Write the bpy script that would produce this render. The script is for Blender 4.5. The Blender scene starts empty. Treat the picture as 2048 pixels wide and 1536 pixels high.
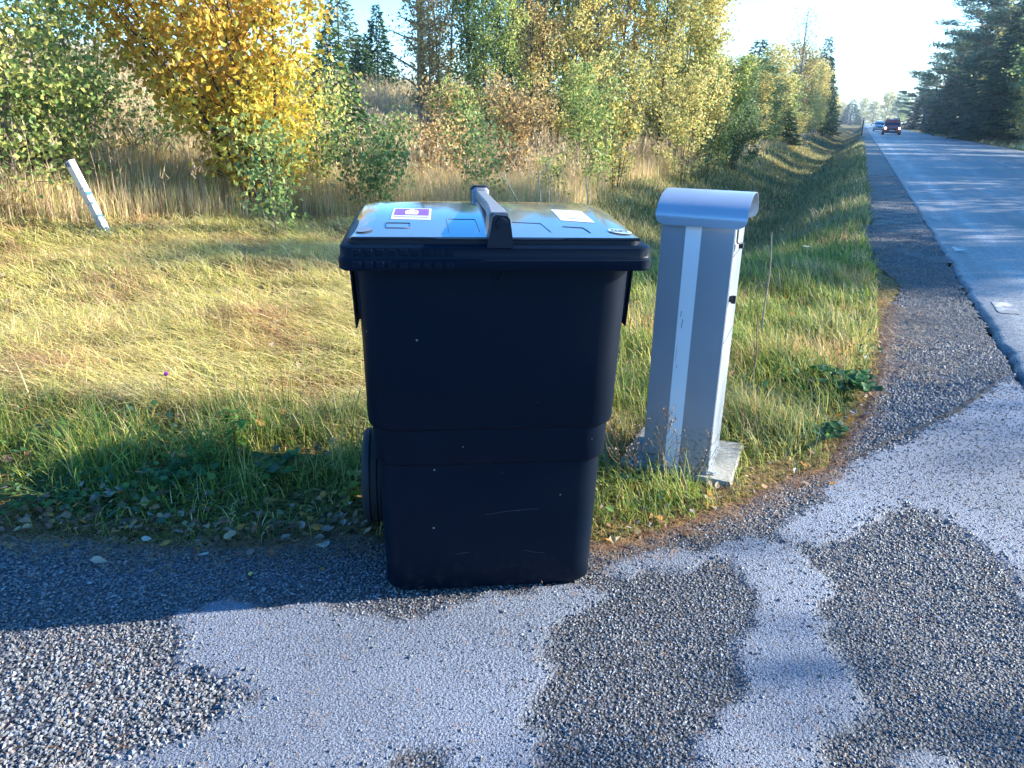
import bpy, bmesh, math, random
import numpy as np
from math import radians, sin, cos, pi
from mathutils import Vector, Matrix
random.seed(7)
RNG = np.random.default_rng(11)
S = bpy.context.scene
COL = S.collection

# ---------------------------------------------------------------- camera, world, sun, exposure
CAM_H = 1.27; PITCH = radians(19.45); ROLL = radians(1.4); FPX = 1530.0
cam_d = bpy.data.cameras.new("camera"); cam = bpy.data.objects.new("camera", cam_d); COL.objects.link(cam)
cam_d.sensor_width = 36.0; cam_d.lens = FPX / 2048.0 * 36.0
cam_d.clip_start = 0.05; cam_d.clip_end = 3000
cam.rotation_mode = 'XYZ'
cam.matrix_world = (Matrix.Translation((0, 0, CAM_H)) @ Matrix.Rotation(pi/2 - PITCH, 4, 'X') @ Matrix.Rotation(ROLL, 4, 'Z'))
S.camera = cam
SUN_AZ = radians(9.0)      # measured from +X towards +Y
SUN_EL = radians(24.0)
w = bpy.data.worlds.new("World"); S.world = w; w.use_nodes = True
nt = w.node_tree; nt.nodes.clear()
sky = nt.nodes.new('ShaderNodeTexSky'); sky.sky_type = 'NISHITA'; sky.sun_disc = False
sky.sun_elevation = SUN_EL; sky.sun_rotation = pi/2 - SUN_AZ
sky.air_density = 1.0; sky.dust_density = 1.3; sky.ozone_density = 1.3
bg = nt.nodes.new('ShaderNodeBackground'); bg.inputs[1].default_value = 0.118
wo = nt.nodes.new('ShaderNodeOutputWorld')
tint = nt.nodes.new('ShaderNodeMixRGB'); tint.blend_type = 'MULTIPLY'; tint.inputs[0].default_value = 1.0; tc_ = nt.nodes.new('ShaderNodeTexCoord'); sz_ = nt.nodes.new('ShaderNodeSeparateXYZ'); nt.links.new(tc_.outputs['Generated'], sz_.inputs[0])
rm_ = nt.nodes.new('ShaderNodeValToRGB'); nt.links.new(sz_.outputs[2], rm_.inputs[0])
rm_.color_ramp.elements[0].position = 0.0; rm_.color_ramp.elements[0].color = (1.0, 1.4, 1.85, 1)
rm_.color_ramp.elements[1].position = 0.60; rm_.color_ramp.elements[1].color = (0.07, 0.48, .96, 1)
e_ = rm_.color_ramp.elements.new(0.12); e_.color = (.62, 1.2, 1.9, 1)
e_ = rm_.color_ramp.elements.new(0.32); e_.color = (0.18, 0.8, 1.36, 1)
nt.links.new(rm_.outputs[0], tint.inputs[2])
nt.links.new(sky.outputs[0], tint.inputs[1]); nt.links.new(tint.outputs[0], bg.inputs[0]); nt.links.new(bg.outputs[0], wo.inputs[0])
sl = bpy.data.lights.new("sun", 'SUN'); sl.energy = 5.0; sl.angle = radians(0.53); sl.color = (1.0, 0.93, 0.80)
so = bpy.data.objects.new("sun", sl); COL.objects.link(so)
sd = Vector((cos(SUN_AZ)*cos(SUN_EL), sin(SUN_AZ)*cos(SUN_EL), sin(SUN_EL)))
so.rotation_euler = sd.to_track_quat('Z', 'Y').to_euler(); so.location = (20, 0, 20)
S.view_settings.view_transform = 'Standard'; S.view_settings.look = 'None'
S.view_settings.exposure = 1.86; S.view_settings.gamma = 1.0
S.cycles.max_bounces = 6; S.cycles.diffuse_bounces = 3; S.cycles.transmission_bounces = 4
S.cycles.transparent_max_bounces = 6; S.cycles.use_denoising = True
S.cycles.sample_clamp_indirect = 8.0

# ---------------------------------------------------------------- road frame and terrain height
TH = radians(23.0); CT, ST = cos(TH), sin(TH)
def us(x, y): return x*CT - y*ST, x*ST + y*CT
def xy(u, s): return u*CT + s*ST, -u*ST + s*CT
def ray(px, py):
    dx = (px-1024)/FPX; dy = (768-py)/FPX
    c, s_ = cos(ROLL), sin(ROLL)
    x = dx*c - dy*s_; y = dx*s_ + dy*c
    return x, cos(PITCH) + sin(PITCH)*y, -sin(PITCH) + cos(PITCH)*y
def gpt(px, py, z=0.0):
    r = ray(px, py); t = (z-CAM_H)/r[2]; return r[0]*t, r[1]*t
def azx(px, Y, py=240):
    r = ray(px, py); return r[0]/r[1]*Y
def sst(a, b, x):
    t = np.clip((x-a)/(b-a), 0, 1); return t*t*(3-2*t)
def vnoise(x, y, sc=1.0, seed=0.0):
    x = x*sc; y = y*sc
    return (np.sin(x*1.3+seed)*np.cos(y*1.7-seed*1.3) + 0.6*np.sin(x*2.9+y*1.1+seed*2.1) + 0.5*np.cos(y*3.7-x*1.9+seed*.7)
            + 0.3*np.sin(x*6.1+seed)*np.sin(y*5.3+seed*3.0))/2.0
EDGE = [(-60, 2.6), (-4, 2.2), (-1.59, 2.10), (-.95, 2.05), (-.45, 2.12), (.29, 2.10), (.65, 2.30), (1.01, 2.58), (1.23, 2.73), (1.6, 3.28), (2.0, 3.97), (3.27, 6.52)]
for s_ in (8, 20, 60, 150, 500): EDGE.append(xy(0.3, s_))
EX = np.array([e[0] for e in EDGE]); EY = np.array([e[1] for e in EDGE])
def yedge(x):
    x = np.asarray(x, float)
    return np.interp(x, EX, EY) + 0.022*vnoise(x, x*0.3, 5.0, 2.0) + 0.16*vnoise(x, x*.2, 2.3, 7.0)*sst(2.0, 3.2, x)*(1-sst(8, 20, x)*.6) + 0.012*vnoise(x, x, 17.0, 4.0)
def G(x, y):
    """ground height away from the asphalt"""
    x = np.asarray(x, float); y = np.asarray(y, float)
    u, s = us(x, y)
    dep = sst(5.5, 13, s)
    uu = np.clip(u, -60, 60)
    ditch = -0.88*dep*sst(0.3, -1.6, uu)*(1-sst(-1.8, -4.4, uu)*0.95)
    v = -u
    hill = np.interp(v, [5, 6.5, 8, 9.5, 14, 21, 28, 60, 200], [0, .07, .28, .60, 1.45, 2.45, 2.75, 3.3, 5.0])
    hill = hill*sst(-12, 2, s)
    v2 = u-8.6
    right = np.where(u > 8.6, -0.45*sst(0, 1.6, v2)*(1-sst(1.8, 4.0, v2)) + 0.5*sst(2.5, 9, v2) + 0.8*sst(9, 40, v2), 0)
    n = 0.05*vnoise(x, y, 0.9, 1.0)*sst(0.1, 1.5, y-yedge(x)) + 0.014*vnoise(x, y, 5.0, 3.0)*sst(0.0, .4, y-yedge(x))
    fl = sst(.28, .55, np.hypot(x-.66, y-2.76)); n = n*fl
    near = 0.02*sst(0, .25, y-yedge(x))*(.5+.5*fl)
    return ditch + hill + right + np.where(u < 0.3, n+near, 0.0)
def in_grass(x, y):
    u, s = us(x, y)
    return (y > yedge(x)) | (u > 8.7)

# ---------------------------------------------------------------- tagging helpers
def tag(o, label=None, cat=None, group=None, kind=None):
    if label: o['label'] = label
    if cat: o['category'] = cat
    if group: o['group'] = group
    if kind: o['kind'] = kind
    return o
def empty(name, loc, rz=0.0, rot=None):
    o = bpy.data.objects.new(name, None); COL.objects.link(o)
    o.empty_display_size = 0.1
    o.location = loc; o.rotation_euler = rot if rot else (0, 0, rz)
    return o

class Geo:
    def __init__(s): s.V = []; s.F = []; s.C = []; s.n = 0
    def add(s, V, F, col=(1, 1, 1)):
        V = np.asarray(V, float).reshape(-1, 3); F = np.asarray(F, int)
        s.V.append(V); s.F.append(F + s.n)
        c = np.asarray(col, float)
        if c.ndim == 1: c = np.tile(c, (len(V), 1))
        s.C.append(c); s.n += len(V)
    def build(s, name, mat, parent=None, smooth=False, color=False, bevel=0.0, loc=None):
        me = bpy.data.meshes.new(name)
        if s.V:
            V = np.concatenate(s.V); me.vertices.add(len(V)); me.vertices.foreach_set("co", V.astype(np.float32).ravel())
            loops = np.concatenate([f.ravel() for f in s.F]); sizes = np.concatenate([np.full(len(f), f.shape[1]) for f in s.F])
            me.loops.add(len(loops)); me.loops.foreach_set("vertex_index", loops.astype(np.int32))
            st = np.concatenate([[0], np.cumsum(sizes)[:-1]])
            me.polygons.add(len(sizes)); me.polygons.foreach_set("loop_start", st.astype(np.int32))
            me.polygons.foreach_set("loop_total", sizes.astype(np.int32))
            me.polygons.foreach_set("use_smooth", np.full(len(sizes), smooth, bool))
            if color:
                a = me.color_attributes.new("Col", 'FLOAT_COLOR', 'POINT')
                c = np.concatenate(s.C); c = np.concatenate([c, np.ones((len(c), 1))], 1)
                a.data.foreach_set("color", c.astype(np.float32).ravel())
            me.update(calc_edges=True); me.validate()
        if mat: me.materials.append(mat)
        o = bpy.data.objects.new(name, me); COL.objects.link(o)
        if parent: o.parent = parent
        if loc: o.location = loc
        if bevel:
            m = o.modifiers.new("b", 'BEVEL'); m.width = bevel; m.segments = 3; m.limit_method = 'ANGLE'; m.angle_limit = radians(40)
        return o
    def box(s, x0, x1, y0, y1, z0, z1, col=(1, 1, 1)):
        V = [(x0, y0, z0), (x1, y0, z0), (x1, y1, z0), (x0, y1, z0), (x0, y0, z1), (x1, y0, z1), (x1, y1, z1), (x0, y1, z1)]
        s.add(V, [(0, 3, 2, 1), (4, 5, 6, 7), (0, 1, 5, 4), (1, 2, 6, 5), (2, 3, 7, 6), (3, 0, 4, 7)], col); return s
    def cyl(s, p0, p1, r0, r1=None, n=16, cap=True, col=(1, 1, 1)):
        r1 = r0 if r1 is None else r1
        p0 = Vector(p0); p1 = Vector(p1); d = (p1-p0).normalized()
        a = d.orthogonal().normalized(); b = d.cross(a)
        V = []
        for p, r in ((p0, r0), (p1, r1)):
            for k in range(n):
                t = 2*pi*k/n; V.append(p + (a*cos(t)+b*sin(t))*r)
        F = [(k, (k+1) % n, n+(k+1) % n, n+k) for k in range(n)]
        s.add([tuple(v) for v in V], F, col)
        if cap:
            s.add([tuple(v) for v in V[:n]], [tuple(range(n-1, -1, -1))], col); s.add([tuple(v) for v in V[n:]], [tuple(range(n))], col)
        return s
    def tube(s, P, R, n=6, col=(1, 1, 1)):
        P = np.asarray(P, float); m = len(P); R = np.broadcast_to(R, (m,))
        T = np.gradient(P, axis=0); T /= np.linalg.norm(T, axis=1, keepdims=True)+1e-9
        ref = np.array([0.31, 0.17, 0.93]) if abs(T[0] @ np.array([0.31, .17, .93])) < .95 else np.array([1., 0, 0])
        A = np.cross(T, ref); A /= np.linalg.norm(A, axis=1, keepdims=True)+1e-9; B = np.cross(T, A)
        t = np.arange(n)*2*pi/n
        V = P[:, None] + R[:, None, None]*(A[:, None]*np.cos(t)[None, :, None] + B[:, None]*np.sin(t)[None, :, None])
        i = np.arange(m-1)[:, None]*n; k = np.arange(n)[None]; k2 = (k+1) % n
        F = np.stack([i+k, i+k2, i+n+k2, i+n+k], -1).reshape(-1, 4)
        s.add(V.reshape(-1, 3), F, col); return s

# ---------------------------------------------------------------- materials
def mat(name, base=(0.5, .5, .5), rough=0.6, metal=0.0, spec=0.5, coat=0.0, noise=None, bump=None, attr=False, emis=None):
    m = bpy.data.materials.new(name); m.use_nodes = True; t = m.node_tree; b = t.nodes['Principled BSDF']
    b.inputs['Base Color'].default_value = (*base, 1); b.inputs['Roughness'].default_value = rough
    b.inputs['Metallic'].default_value = metal; b.inputs['Specular IOR Level'].default_value = spec
    b.inputs['Coat Weight'].default_value = coat; b.inputs['Coat Roughness'].default_value = 0.08
    tc = t.nodes.new('ShaderNodeTexCoord')
    if attr:
        a = t.nodes.new('ShaderNodeAttribute'); a.attribute_name = "Col"; t.links.new(a.outputs[0], b.inputs['Base Color'])
    if noise:   # (scale, colour2, amount-contrast)
        n = t.nodes.new('ShaderNodeTexNoise'); n.inputs['Scale'].default_value = noise[0]; n.inputs['Detail'].default_value = 6
        t.links.new(tc.outputs['Object'], n.inputs['Vector'])
        r = t.nodes.new('ShaderNodeValToRGB'); r.color_ramp.elements[0].position = noise[2]; r.color_ramp.elements[1].position = noise[3]
        r.color_ramp.elements[0].color = (*base, 1); r.color_ramp.elements[1].color = (*noise[1], 1)
        t.links.new(n.outputs['Fac'], r.inputs[0]); t.links.new(r.outputs[0], b.inputs['Base Color'])
    if bump:    # (scale, strength, distance)
        n = t.nodes.new('ShaderNodeTexNoise'); n.inputs['Scale'].default_value = bump[0]; n.inputs['Detail'].default_value = 5
        t.links.new(tc.outputs['Object'], n.inputs['Vector'])
        bp = t.nodes.new('ShaderNodeBump'); bp.inputs['Strength'].default_value = bump[1]; bp.inputs['Distance'].default_value = bump[2]
        t.links.new(n.outputs['Fac'], bp.inputs['Height']); t.links.new(bp.outputs[0], b.inputs['Normal'])
    if emis:
        b.inputs['Emission Color'].default_value = (*emis[0], 1); b.inputs['Emission Strength'].default_value = emis[1]
    return m
def leafmat(name, trans=0.45, rough=0.5, spec=0.25):
    m = bpy.data.materials.new(name); m.use_nodes = True; t = m.node_tree; b = t.nodes['Principled BSDF']; out = t.nodes['Material Output']
    a = t.nodes.new('ShaderNodeAttribute'); a.attribute_name = "Col"
    t.links.new(a.outputs[0], b.inputs['Base Color']); b.inputs['Roughness'].default_value = rough; b.inputs['Specular IOR Level'].default_value = spec
    tr = t.nodes.new('ShaderNodeBsdfTranslucent')
    t.links.new(a.outputs[0], tr.inputs[0])
    mx = t.nodes.new('ShaderNodeMixShader'); mx.inputs[0].default_value = trans
    t.links.new(b.outputs[0], mx.inputs[1]); t.links.new(tr.outputs[0], mx.inputs[2]); t.links.new(mx.outputs[0], out.inputs[0])
    return m
M_LEAF = leafmat("leaf"); M_GRASS = leafmat("grass_blade", 0.35, 0.55, 0.3); M_NEEDLE = leafmat("needle", 0.15, 0.5, 0.3)
M_LITTER = leafmat("dry_leaf", 0.2, 0.6, 0.3)
M_BARK = mat("bark", attr=True, rough=0.85, spec=.2, bump=(60, 0.6, .01))
M_STONE = mat("stone", attr=True, rough=0.6, spec=.4)

# ---------------------------------------------------------------- asphalt materials
def asphalt_mat(name, coarse_col, light_col, use_mask, scale=110.0):
    m = bpy.data.materials.new(name); m.use_nodes = True; t = m.node_tree; b = t.nodes['Principled BSDF']; L = t.links
    tc = t.nodes.new('ShaderNodeTexCoord')
    vo = t.nodes.new('ShaderNodeTexVoronoi'); vo.inputs['Scale'].default_value = scale; L.new(tc.outputs['Object'], vo.inputs['Vector'])
    n1 = t.nodes.new('ShaderNodeTexNoise'); n1.inputs['Scale'].default_value = 1.3; n1.inputs['Detail'].default_value = 7; L.new(tc.outputs['Object'], n1.inputs['Vector'])
    n2 = t.nodes.new('ShaderNodeTexNoise'); n2.inputs['Scale'].default_value = 260; n2.inputs['Detail'].default_value = 3; L.new(tc.outputs['Object'], n2.inputs['Vector'])
    sep = t.nodes.new('ShaderNodeSeparateColor'); L.new(vo.outputs['Color'], sep.inputs[0])
    # stone tint per cell
    rp = t.nodes.new('ShaderNodeValToRGB'); L.new(sep.outputs[0], rp.inputs[0])
    e = rp.color_ramp.elements; e[0].position = 0.0; e[0].color = (coarse_col[0]*.45, coarse_col[1]*.45, coarse_col[2]*.45, 1)
    e[1].position = 1.0; e[1].color = (coarse_col[0]*1.9, coarse_col[1]*1.85, coarse_col[2]*1.8, 1)
    # dark gaps
    gp = t.nodes.new('ShaderNodeMapRange'); gp.inputs[1].default_value = 0.35; gp.inputs[2].default_value = 0.62; gp.inputs[3].default_value = 1.0; gp.inputs[4].default_value = 0.30
    L.new(vo.outputs['Distance'], gp.inputs[0])
    mg = t.nodes.new('ShaderNodeMixRGB'); mg.blend_type = 'MULTIPLY'; mg.inputs[0].default_value = 1.0
    L.new(rp.outputs[0], mg.inputs[1]); L.new(gp.outputs[0], mg.inputs[2])
    # light worn surface
    lr = t.nodes.new('ShaderNodeValToRGB'); L.new(n2.outputs['Fac'], lr.inputs[0])
    e = lr.color_ramp.elements; e[0].position = 0.36; e[0].color = (light_col[0]*.42, light_col[1]*.42, light_col[2]*.45, 1)
    e[1].position = 0.62; e[1].color = (light_col[0]*1.3, light_col[1]*1.3, light_col[2]*1.27, 1)
    mx = t.nodes.new('ShaderNodeMixRGB')
    L.new(mg.outputs[0], mx.inputs[1]); L.new(lr.outputs[0], mx.inputs[2])
    big = t.nodes.new('ShaderNodeMapRange'); big.inputs[1].default_value = .3; big.inputs[2].default_value = .7; big.inputs[3].default_value = .75; big.inputs[4].default_value = 1.2
    L.new(n1.outputs['Fac'], big.inputs[0])
    m3 = t.nodes.new('ShaderNodeMixRGB'); m3.blend_type = 'MULTIPLY'; m3.inputs[0].default_value = 1.0
    L.new(mx.outputs[0], m3.inputs[1]); L.new(big.outputs[0], m3.inputs[2]); L.new(m3.outputs[0], b.inputs['Base Color'])
    if use_mask:
        a = t.nodes.new('ShaderNodeAttribute'); a.attribute_name = "Col"; L.new(a.outputs['Fac'], mx.inputs[0])
    else:
        mx.inputs[0].default_value = 0.55
    b.inputs['Roughness'].default_value = 0.62; b.inputs['Specular IOR Level'].default_value = 0.45
    bp = t.nodes.new('ShaderNodeBump'); bp.inputs['Strength'].default_value = 0.9; bp.inputs['Distance'].default_value = 0.006; bp.invert = True
    if use_mask:
        iv = t.nodes.new('ShaderNodeMapRange'); iv.inputs[3].default_value = 1.0; iv.inputs[4].default_value = 0.38; L.new(a.outputs['Fac'], iv.inputs[0]); L.new(iv.outputs[0], bp.inputs['Strength'])
    L.new(vo.outputs['Distance'], bp.inputs['Height'])
    b2 = t.nodes.new('ShaderNodeBump'); b2.inputs['Strength'].default_value = 0.8; b2.inputs['Distance'].default_value = 0.004
    L.new(n2.outputs['Fac'], b2.inputs['Height']); L.new(bp.outputs[0], b2.inputs['Normal']); L.new(b2.outputs[0], b.inputs['Normal'])
    return m
M_DRIVE = asphalt_mat("worn_asphalt", (0.074, 0.083, 0.104), (0.165, 0.187, 0.238), True, 120)
M_SHOULDER = asphalt_mat("shoulder_gravel", (0.085, 0.086, 0.088), (0.10, .098, .096), False, 70)

def ground_mat():
    m = bpy.data.materials.new("soil_and_thatch"); m.use_nodes = True; t = m.node_tree; b = t.nodes['Principled BSDF']; L = t.links
    tc = t.nodes.new('ShaderNodeTexCoord')
    n1 = t.nodes.new('ShaderNodeTexNoise'); n1.inputs['Scale'].default_value = 1.5; n1.inputs['Detail'].default_value = 8; L.new(tc.outputs['Object'], n1.inputs['Vector'])
    n2 = t.nodes.new('ShaderNodeTexNoise'); n2.inputs['Scale'].default_value = 45; n2.inputs['Detail'].default_value = 6; L.new(tc.outputs['Object'], n2.inputs['Vector'])
    r1 = t.nodes.new('ShaderNodeValToRGB'); L.new(n2.outputs['Fac'], r1.inputs[0])
    e = r1.color_ramp.elements; e[0].position = .35; e[0].color = (.035, .026, .014, 1); e[1].position = .68; e[1].color = (.26, .18, .07, 1)
    r2 = t.nodes.new('ShaderNodeValToRGB'); L.new(n1.outputs['Fac'], r2.inputs[0])
    e = r2.color_ramp.elements; e[0].position = .4; e[0].color = (1, .95, .8, 1); e[1].position = .62; e[1].color = (.6, .9, .45, 1)
    mx = t.nodes.new('ShaderNodeMixRGB'); mx.blend_type = 'MULTIPLY'; mx.inputs[0].default_value = 1
    L.new(r1.outputs[0], mx.inputs[1]); L.new(r2.outputs[0], mx.inputs[2]); L.new(mx.outputs[0], b.inputs['Base Color'])
    b.inputs['Roughness'].default_value = .95; b.inputs['Specular IOR Level'].default_value = .1
    bp = t.nodes.new('ShaderNodeBump'); bp.inputs['Strength'].default_value = 1; bp.inputs['Distance'].default_value = .03
    L.new(n2.outputs['Fac'], bp.inputs['Height']); L.new(bp.outputs[0], b.inputs['Normal'])
    return m
M_GROUND = ground_mat()

def grid_mesh(xs, ys, zf, keep=None, colf=None):
    X, Y = np.meshgrid(xs, ys); Z = zf(X, Y)
    V = np.stack([X, Y, Z], -1).reshape(-1, 3); nx = len(xs); ny = len(ys)
    i, j = np.meshgrid(np.arange(nx-1), np.arange(ny-1)); a = j*nx+i
    F = np.stack([a, a+1, a+nx+1, a+nx], -1)
    if keep is not None:
        cx = (X[:-1, :-1]+X[1:, 1:])/2; cy = (Y[:-1, :-1]+Y[1:, 1:])/2
        F = F[keep(cx, cy)]
    F = F.reshape(-1, 4)
    used = np.unique(F); mp = -np.ones(len(V), int); mp[used] = np.arange(len(used))
    g = Geo(); c = (1, 1, 1)
    if colf is not None:
        m = colf(X.ravel(), Y.ravel())[used]; c = np.stack([m, m, m], -1)
    g.add(V[used], mp[F], c); return g

# ---------------------------------------------------------------- ground sheet
def axis(lo, hi, fine_lo, fine_hi, d, grow=1.13):
    a = list(np.arange(fine_lo, fine_hi, d)); st = d
    while a[-1] < hi: st *= grow; a.append(a[-1]+st)
    st = d
    while a[0] > lo: st *= grow; a.insert(0, a[0]-st)
    return np.array(a)
gx = axis(-900, 900, -7, 14, 0.09, 1.06); gy = axis(-400, 1500, 1.8, 20, 0.09, 1.05)
def zg(X, Y):
    z = G(X, Y); u, s = us(X, Y)
    d = np.where(u < 4.6, yedge(X)-Y, np.minimum(u-0.9, 8.35-u))
    return z - 0.06*sst(-0.01, 0.07, d)
grd = grid_mesh(gx, gy, zg).build("ground", M_GROUND, smooth=True); tag(grd, kind='structure')

# ---------------------------------------------------------------- driveway apron (worn patches are areas of smooth, lighter asphalt)
def P(L): return [gpt(a, b) for a, b in L]
LIGHT = [P([(345, 1215), (480, 1195), (560, 1205), (640, 1215), (740, 1232), (850, 1222), (1000, 1190), (1190, 1165), (1200, 1190), (1090, 1250), (1085, 1330), (1055, 1390), (1085, 1470), (1090, 1560), (900, 1560), (880, 1500), (790, 1490), (740, 1560), (200, 1560), (250, 1500), (400, 1465), (440, 1400), (520, 1380), (340, 1340), (360, 1290)]),
         P([(1430, 1095), (1520, 1075), (1610, 1110), (1660, 1180), (1650, 1270), (1700, 1350), (1712, 1430), (1660, 1480), (1640, 1560), (1380, 1560), (1385, 1480), (1440, 1410), (1490, 1400), (1480, 1330), (1470, 1290), (1510, 1240), (1500, 1180)]),
         P([(1200, 1130), (1300, 1100), (1430, 1095), (1480, 1120), (1350, 1140), (1250, 1150)]),
         P([(1540, 1060), (1640, 1000), (1680, 935), (1820, 880), (1920, 820), (1985, 765), (2048, 740), (2300, 760), (2500, 1536), (2200, 1400), (2040, 1190), (1960, 1080), (1880, 1030), (1800, 1010), (1720, 1060), (1640, 1095), (1560, 1090)]),
         P([(1790, 1536), (1840, 1500), (1900, 1520), (1920, 1600), (1800, 1600)])]
def inpoly(x, y, poly):
    r = np.zeros(x.shape, bool); n = len(poly)
    for i in range(n):
        x0, y0 = poly[i]; x1, y1 = poly[(i+1) % n]
        c = ((y0 > y) != (y1 > y)) & (x < (x1-x0)*(y-y0)/((y1-y0)+1e-12)+x0); r ^= c
    return r
def lightmask(x, y):
    xx = x+.016*vnoise(x, y, 43, 1)+.022*vnoise(x, y, 17, 6)+.03*vnoise(x, y, 7, 4); yy = y+.016*vnoise(y, x, 47, 5)+.022*vnoise(y, x, 19, 3)+.03*vnoise(y, x, 8, 2)
    m = np.zeros(np.shape(x), bool)
    for p in LIGHT: m |= inpoly(xx, yy, p)
    return m
def lightsoft(x, y):
    a = np.zeros(np.shape(x))
    rr = .022+.02*vnoise(x, y, 4, 3)
    for k in range(12): q = .35+.65*(k % 3)/2; a = a+lightmask(x+rr*q*np.cos(k*.5236*1.7), y+rr*q*np.sin(k*.5236*1.7))
    return a/12
def zdrive(X, Y):
    return 0.004+0.003*vnoise(X, Y, 3, 1) - 0.006*(1-lightmask(X, Y))*(np.abs(X) < 4) - 0.012*sst(.06, 0, np.abs(Y-yedge(X)))
dx_ = axis(-30, 9, -2.0, 3.2, 0.016, 1.12); dy_ = axis(-25, 12, 0.95, 4.4, 0.016, 1.12)
def keepd(x, y):
    u, s = us(x, y); return (u < 0.955+0.022*vnoise(s, s, 4, 1)+.012*vnoise(s, x, 19, 1)) & (y < yedge(x)+.02) & (s < 9)
drv = grid_mesh(dx_, dy_, zdrive, keepd, lightsoft).build("driveway", M_DRIVE, smooth=True, color=True); tag(drv, kind='structure')
# gravel shoulder along the road
g = Geo(); ss = np.concatenate([np.arange(8.8, 40, .12), np.geomspace(40, 900, 120)]); uu_ = np.linspace(-0.06, .965, 22)
SS, UU = np.meshgrid(ss, uu_, indexing='ij'); X, Y = xy(UU, SS)
Z = 0.000+0.010*sst(9, 12, SS)+(.002+0.006*sst(9, 12, SS))*vnoise(X, Y, 6, 3)-0.05*sst(.35, 0.0, UU+0.08*vnoise(SS, SS, 2, 3))
V = np.stack([X, Y, Z], -1).reshape(-1, 3); n_ = len(uu_); i, j = np.meshgrid(np.arange(n_-1), np.arange(len(ss)-1)); a = j*n_+i
g.add(V, np.stack([a, a+n_, a+n_+1, a+1], -1).reshape(-1, 4)); tag(g.build("gravel_shoulder", M_SHOULDER, smooth=True), kind='structure')

# ---------------------------------------------------------------- road
def road_mat():
    m = bpy.data.materials.new("road_asphalt"); m.use_nodes = True; t = m.node_tree; b = t.nodes['Principled BSDF']; L = t.links
    tc = t.nodes.new('ShaderNodeTexCoord'); sp = t.nodes.new('ShaderNodeSeparateXYZ'); L.new(tc.outputs['Object'], sp.inputs[0])
    n1 = t.nodes.new('ShaderNodeTexNoise'); n1.inputs['Scale'].default_value = 3; n1.inputs['Detail'].default_value = 9
    mp = t.nodes.new('ShaderNodeMapping'); mp.inputs['Scale'].default_value = (1.6, .12, 1); L.new(tc.outputs['Object'], mp.inputs[0]); L.new(mp.outputs[0], n1.inputs['Vector'])
    vo = t.nodes.new('ShaderNodeTexVoronoi'); vo.inputs['Scale'].default_value = 90; L.new(tc.outputs['Object'], vo.inputs['Vector'])
    r = t.nodes.new('ShaderNodeValToRGB'); L.new(n1.outputs['Fac'], r.inputs[0])
    e = r.color_ramp.elements; e[0].position = .3; e[0].color = (.095, .10, .112, 1); e[1].position = .7; e[1].color = (.165, .172, .186, 1)
    cr = t.nodes.new('ShaderNodeValToRGB'); L.new(sp.outputs[0], cr.inputs[0]); cr.color_ramp.interpolation = 'EASE'
    mr = t.nodes.new('ShaderNodeMapRange'); mr.inputs[1].default_value = 0; mr.inputs[2].default_value = 9; L.new(sp.outputs[0], mr.inputs[0]); L.new(mr.outputs[0], cr.inputs[0])
    c = cr.color_ramp; c.elements[0].position = 0; c.elements[0].color = (.9,)*3+(1,); c.elements[1].position = 1; c.elements[1].color = (1,)*3+(1,)
    for p, v in ((1.3/9, 1.0), (1.52/9, 1.45), (1.75/9, 1.0), (2.1/9, .82), (2.8/9, 1.12), (3.6/9, .85), (4.6/9, 1.0), (5.6/9, .85), (6.4/9, 1.1), (7.2/9, .85)):  # brightest band paints in the glare of a worn, polished wheel track
        el = c.elements.new(p); el.color = (v, v, v, 1)
    mx = t.nodes.new('ShaderNodeMixRGB'); mx.blend_type = 'MULTIPLY'; mx.inputs[0].default_value = 1; L.new(r.outputs[0], mx.inputs[1]); L.new(cr.outputs[0], mx.inputs[2])
    sc = t.nodes.new('ShaderNodeSeparateColor'); L.new(vo.outputs['Color'], sc.inputs[0])
    mr2 = t.nodes.new('ShaderNodeMapRange'); mr2.inputs[3].default_value = .45; mr2.inputs[4].default_value = 1.75; L.new(sc.outputs[0], mr2.inputs[0])
    m2 = t.nodes.new('ShaderNodeMixRGB'); m2.blend_type = 'MULTIPLY'; m2.inputs[0].default_value = 1; L.new(mx.outputs[0], m2.inputs[1]); L.new(mr2.outputs[0], m2.inputs[2])
    L.new(m2.outputs[0], b.inputs['Base Color']); b.inputs['Roughness'].default_value = .55; b.inputs['Specular IOR Level'].default_value = .5
    bp = t.nodes.new('ShaderNodeBump'); bp.invert = True; bp.inputs['Strength'].default_value = .7; bp.inputs['Distance'].default_value = .004
    L.new(vo.outputs['Distance'], bp.inputs['Height']); L.new(bp.outputs[0], b.inputs['Normal'])
    return m
def paint_mat():
    m = bpy.data.materials.new("worn_road_paint"); m.use_nodes = True; t = m.node_tree; b = t.nodes['Principled BSDF']; L = t.links
    tc = t.nodes.new('ShaderNodeTexCoord'); n = t.nodes.new('ShaderNodeTexNoise'); n.inputs['Scale'].default_value = 9; n.inputs['Detail'].default_value = 9; L.new(tc.outputs['Object'], n.inputs['Vector'])
    r = t.nodes.new('ShaderNodeValToRGB'); L.new(n.outputs['Fac'], r.inputs[0]); e = r.color_ramp.elements
    e[0].position = .48; e[0].color = (.15, .155, .165, 1); e[1].position = .62; e[1].color = (.44, .45, .46, 1); L.new(r.outputs[0], b.inputs['Base Color'])
    b.inputs['Roughness'].default_value = .6
    return m
ROADZ = 0.018
ss = np.concatenate([np.arange(-60, 2, 1.0), np.arange(2, 14, .07), np.arange(14, 60, .5), np.geomspace(60, 1200, 60)])
rough_e = 0.035*vnoise(ss, ss*.3, 7, 2)*np.interp(ss, [2, 14], [1, .3])+.02*vnoise(ss, ss, 23, 2)*(ss < 14)*(ss > 2)
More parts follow.
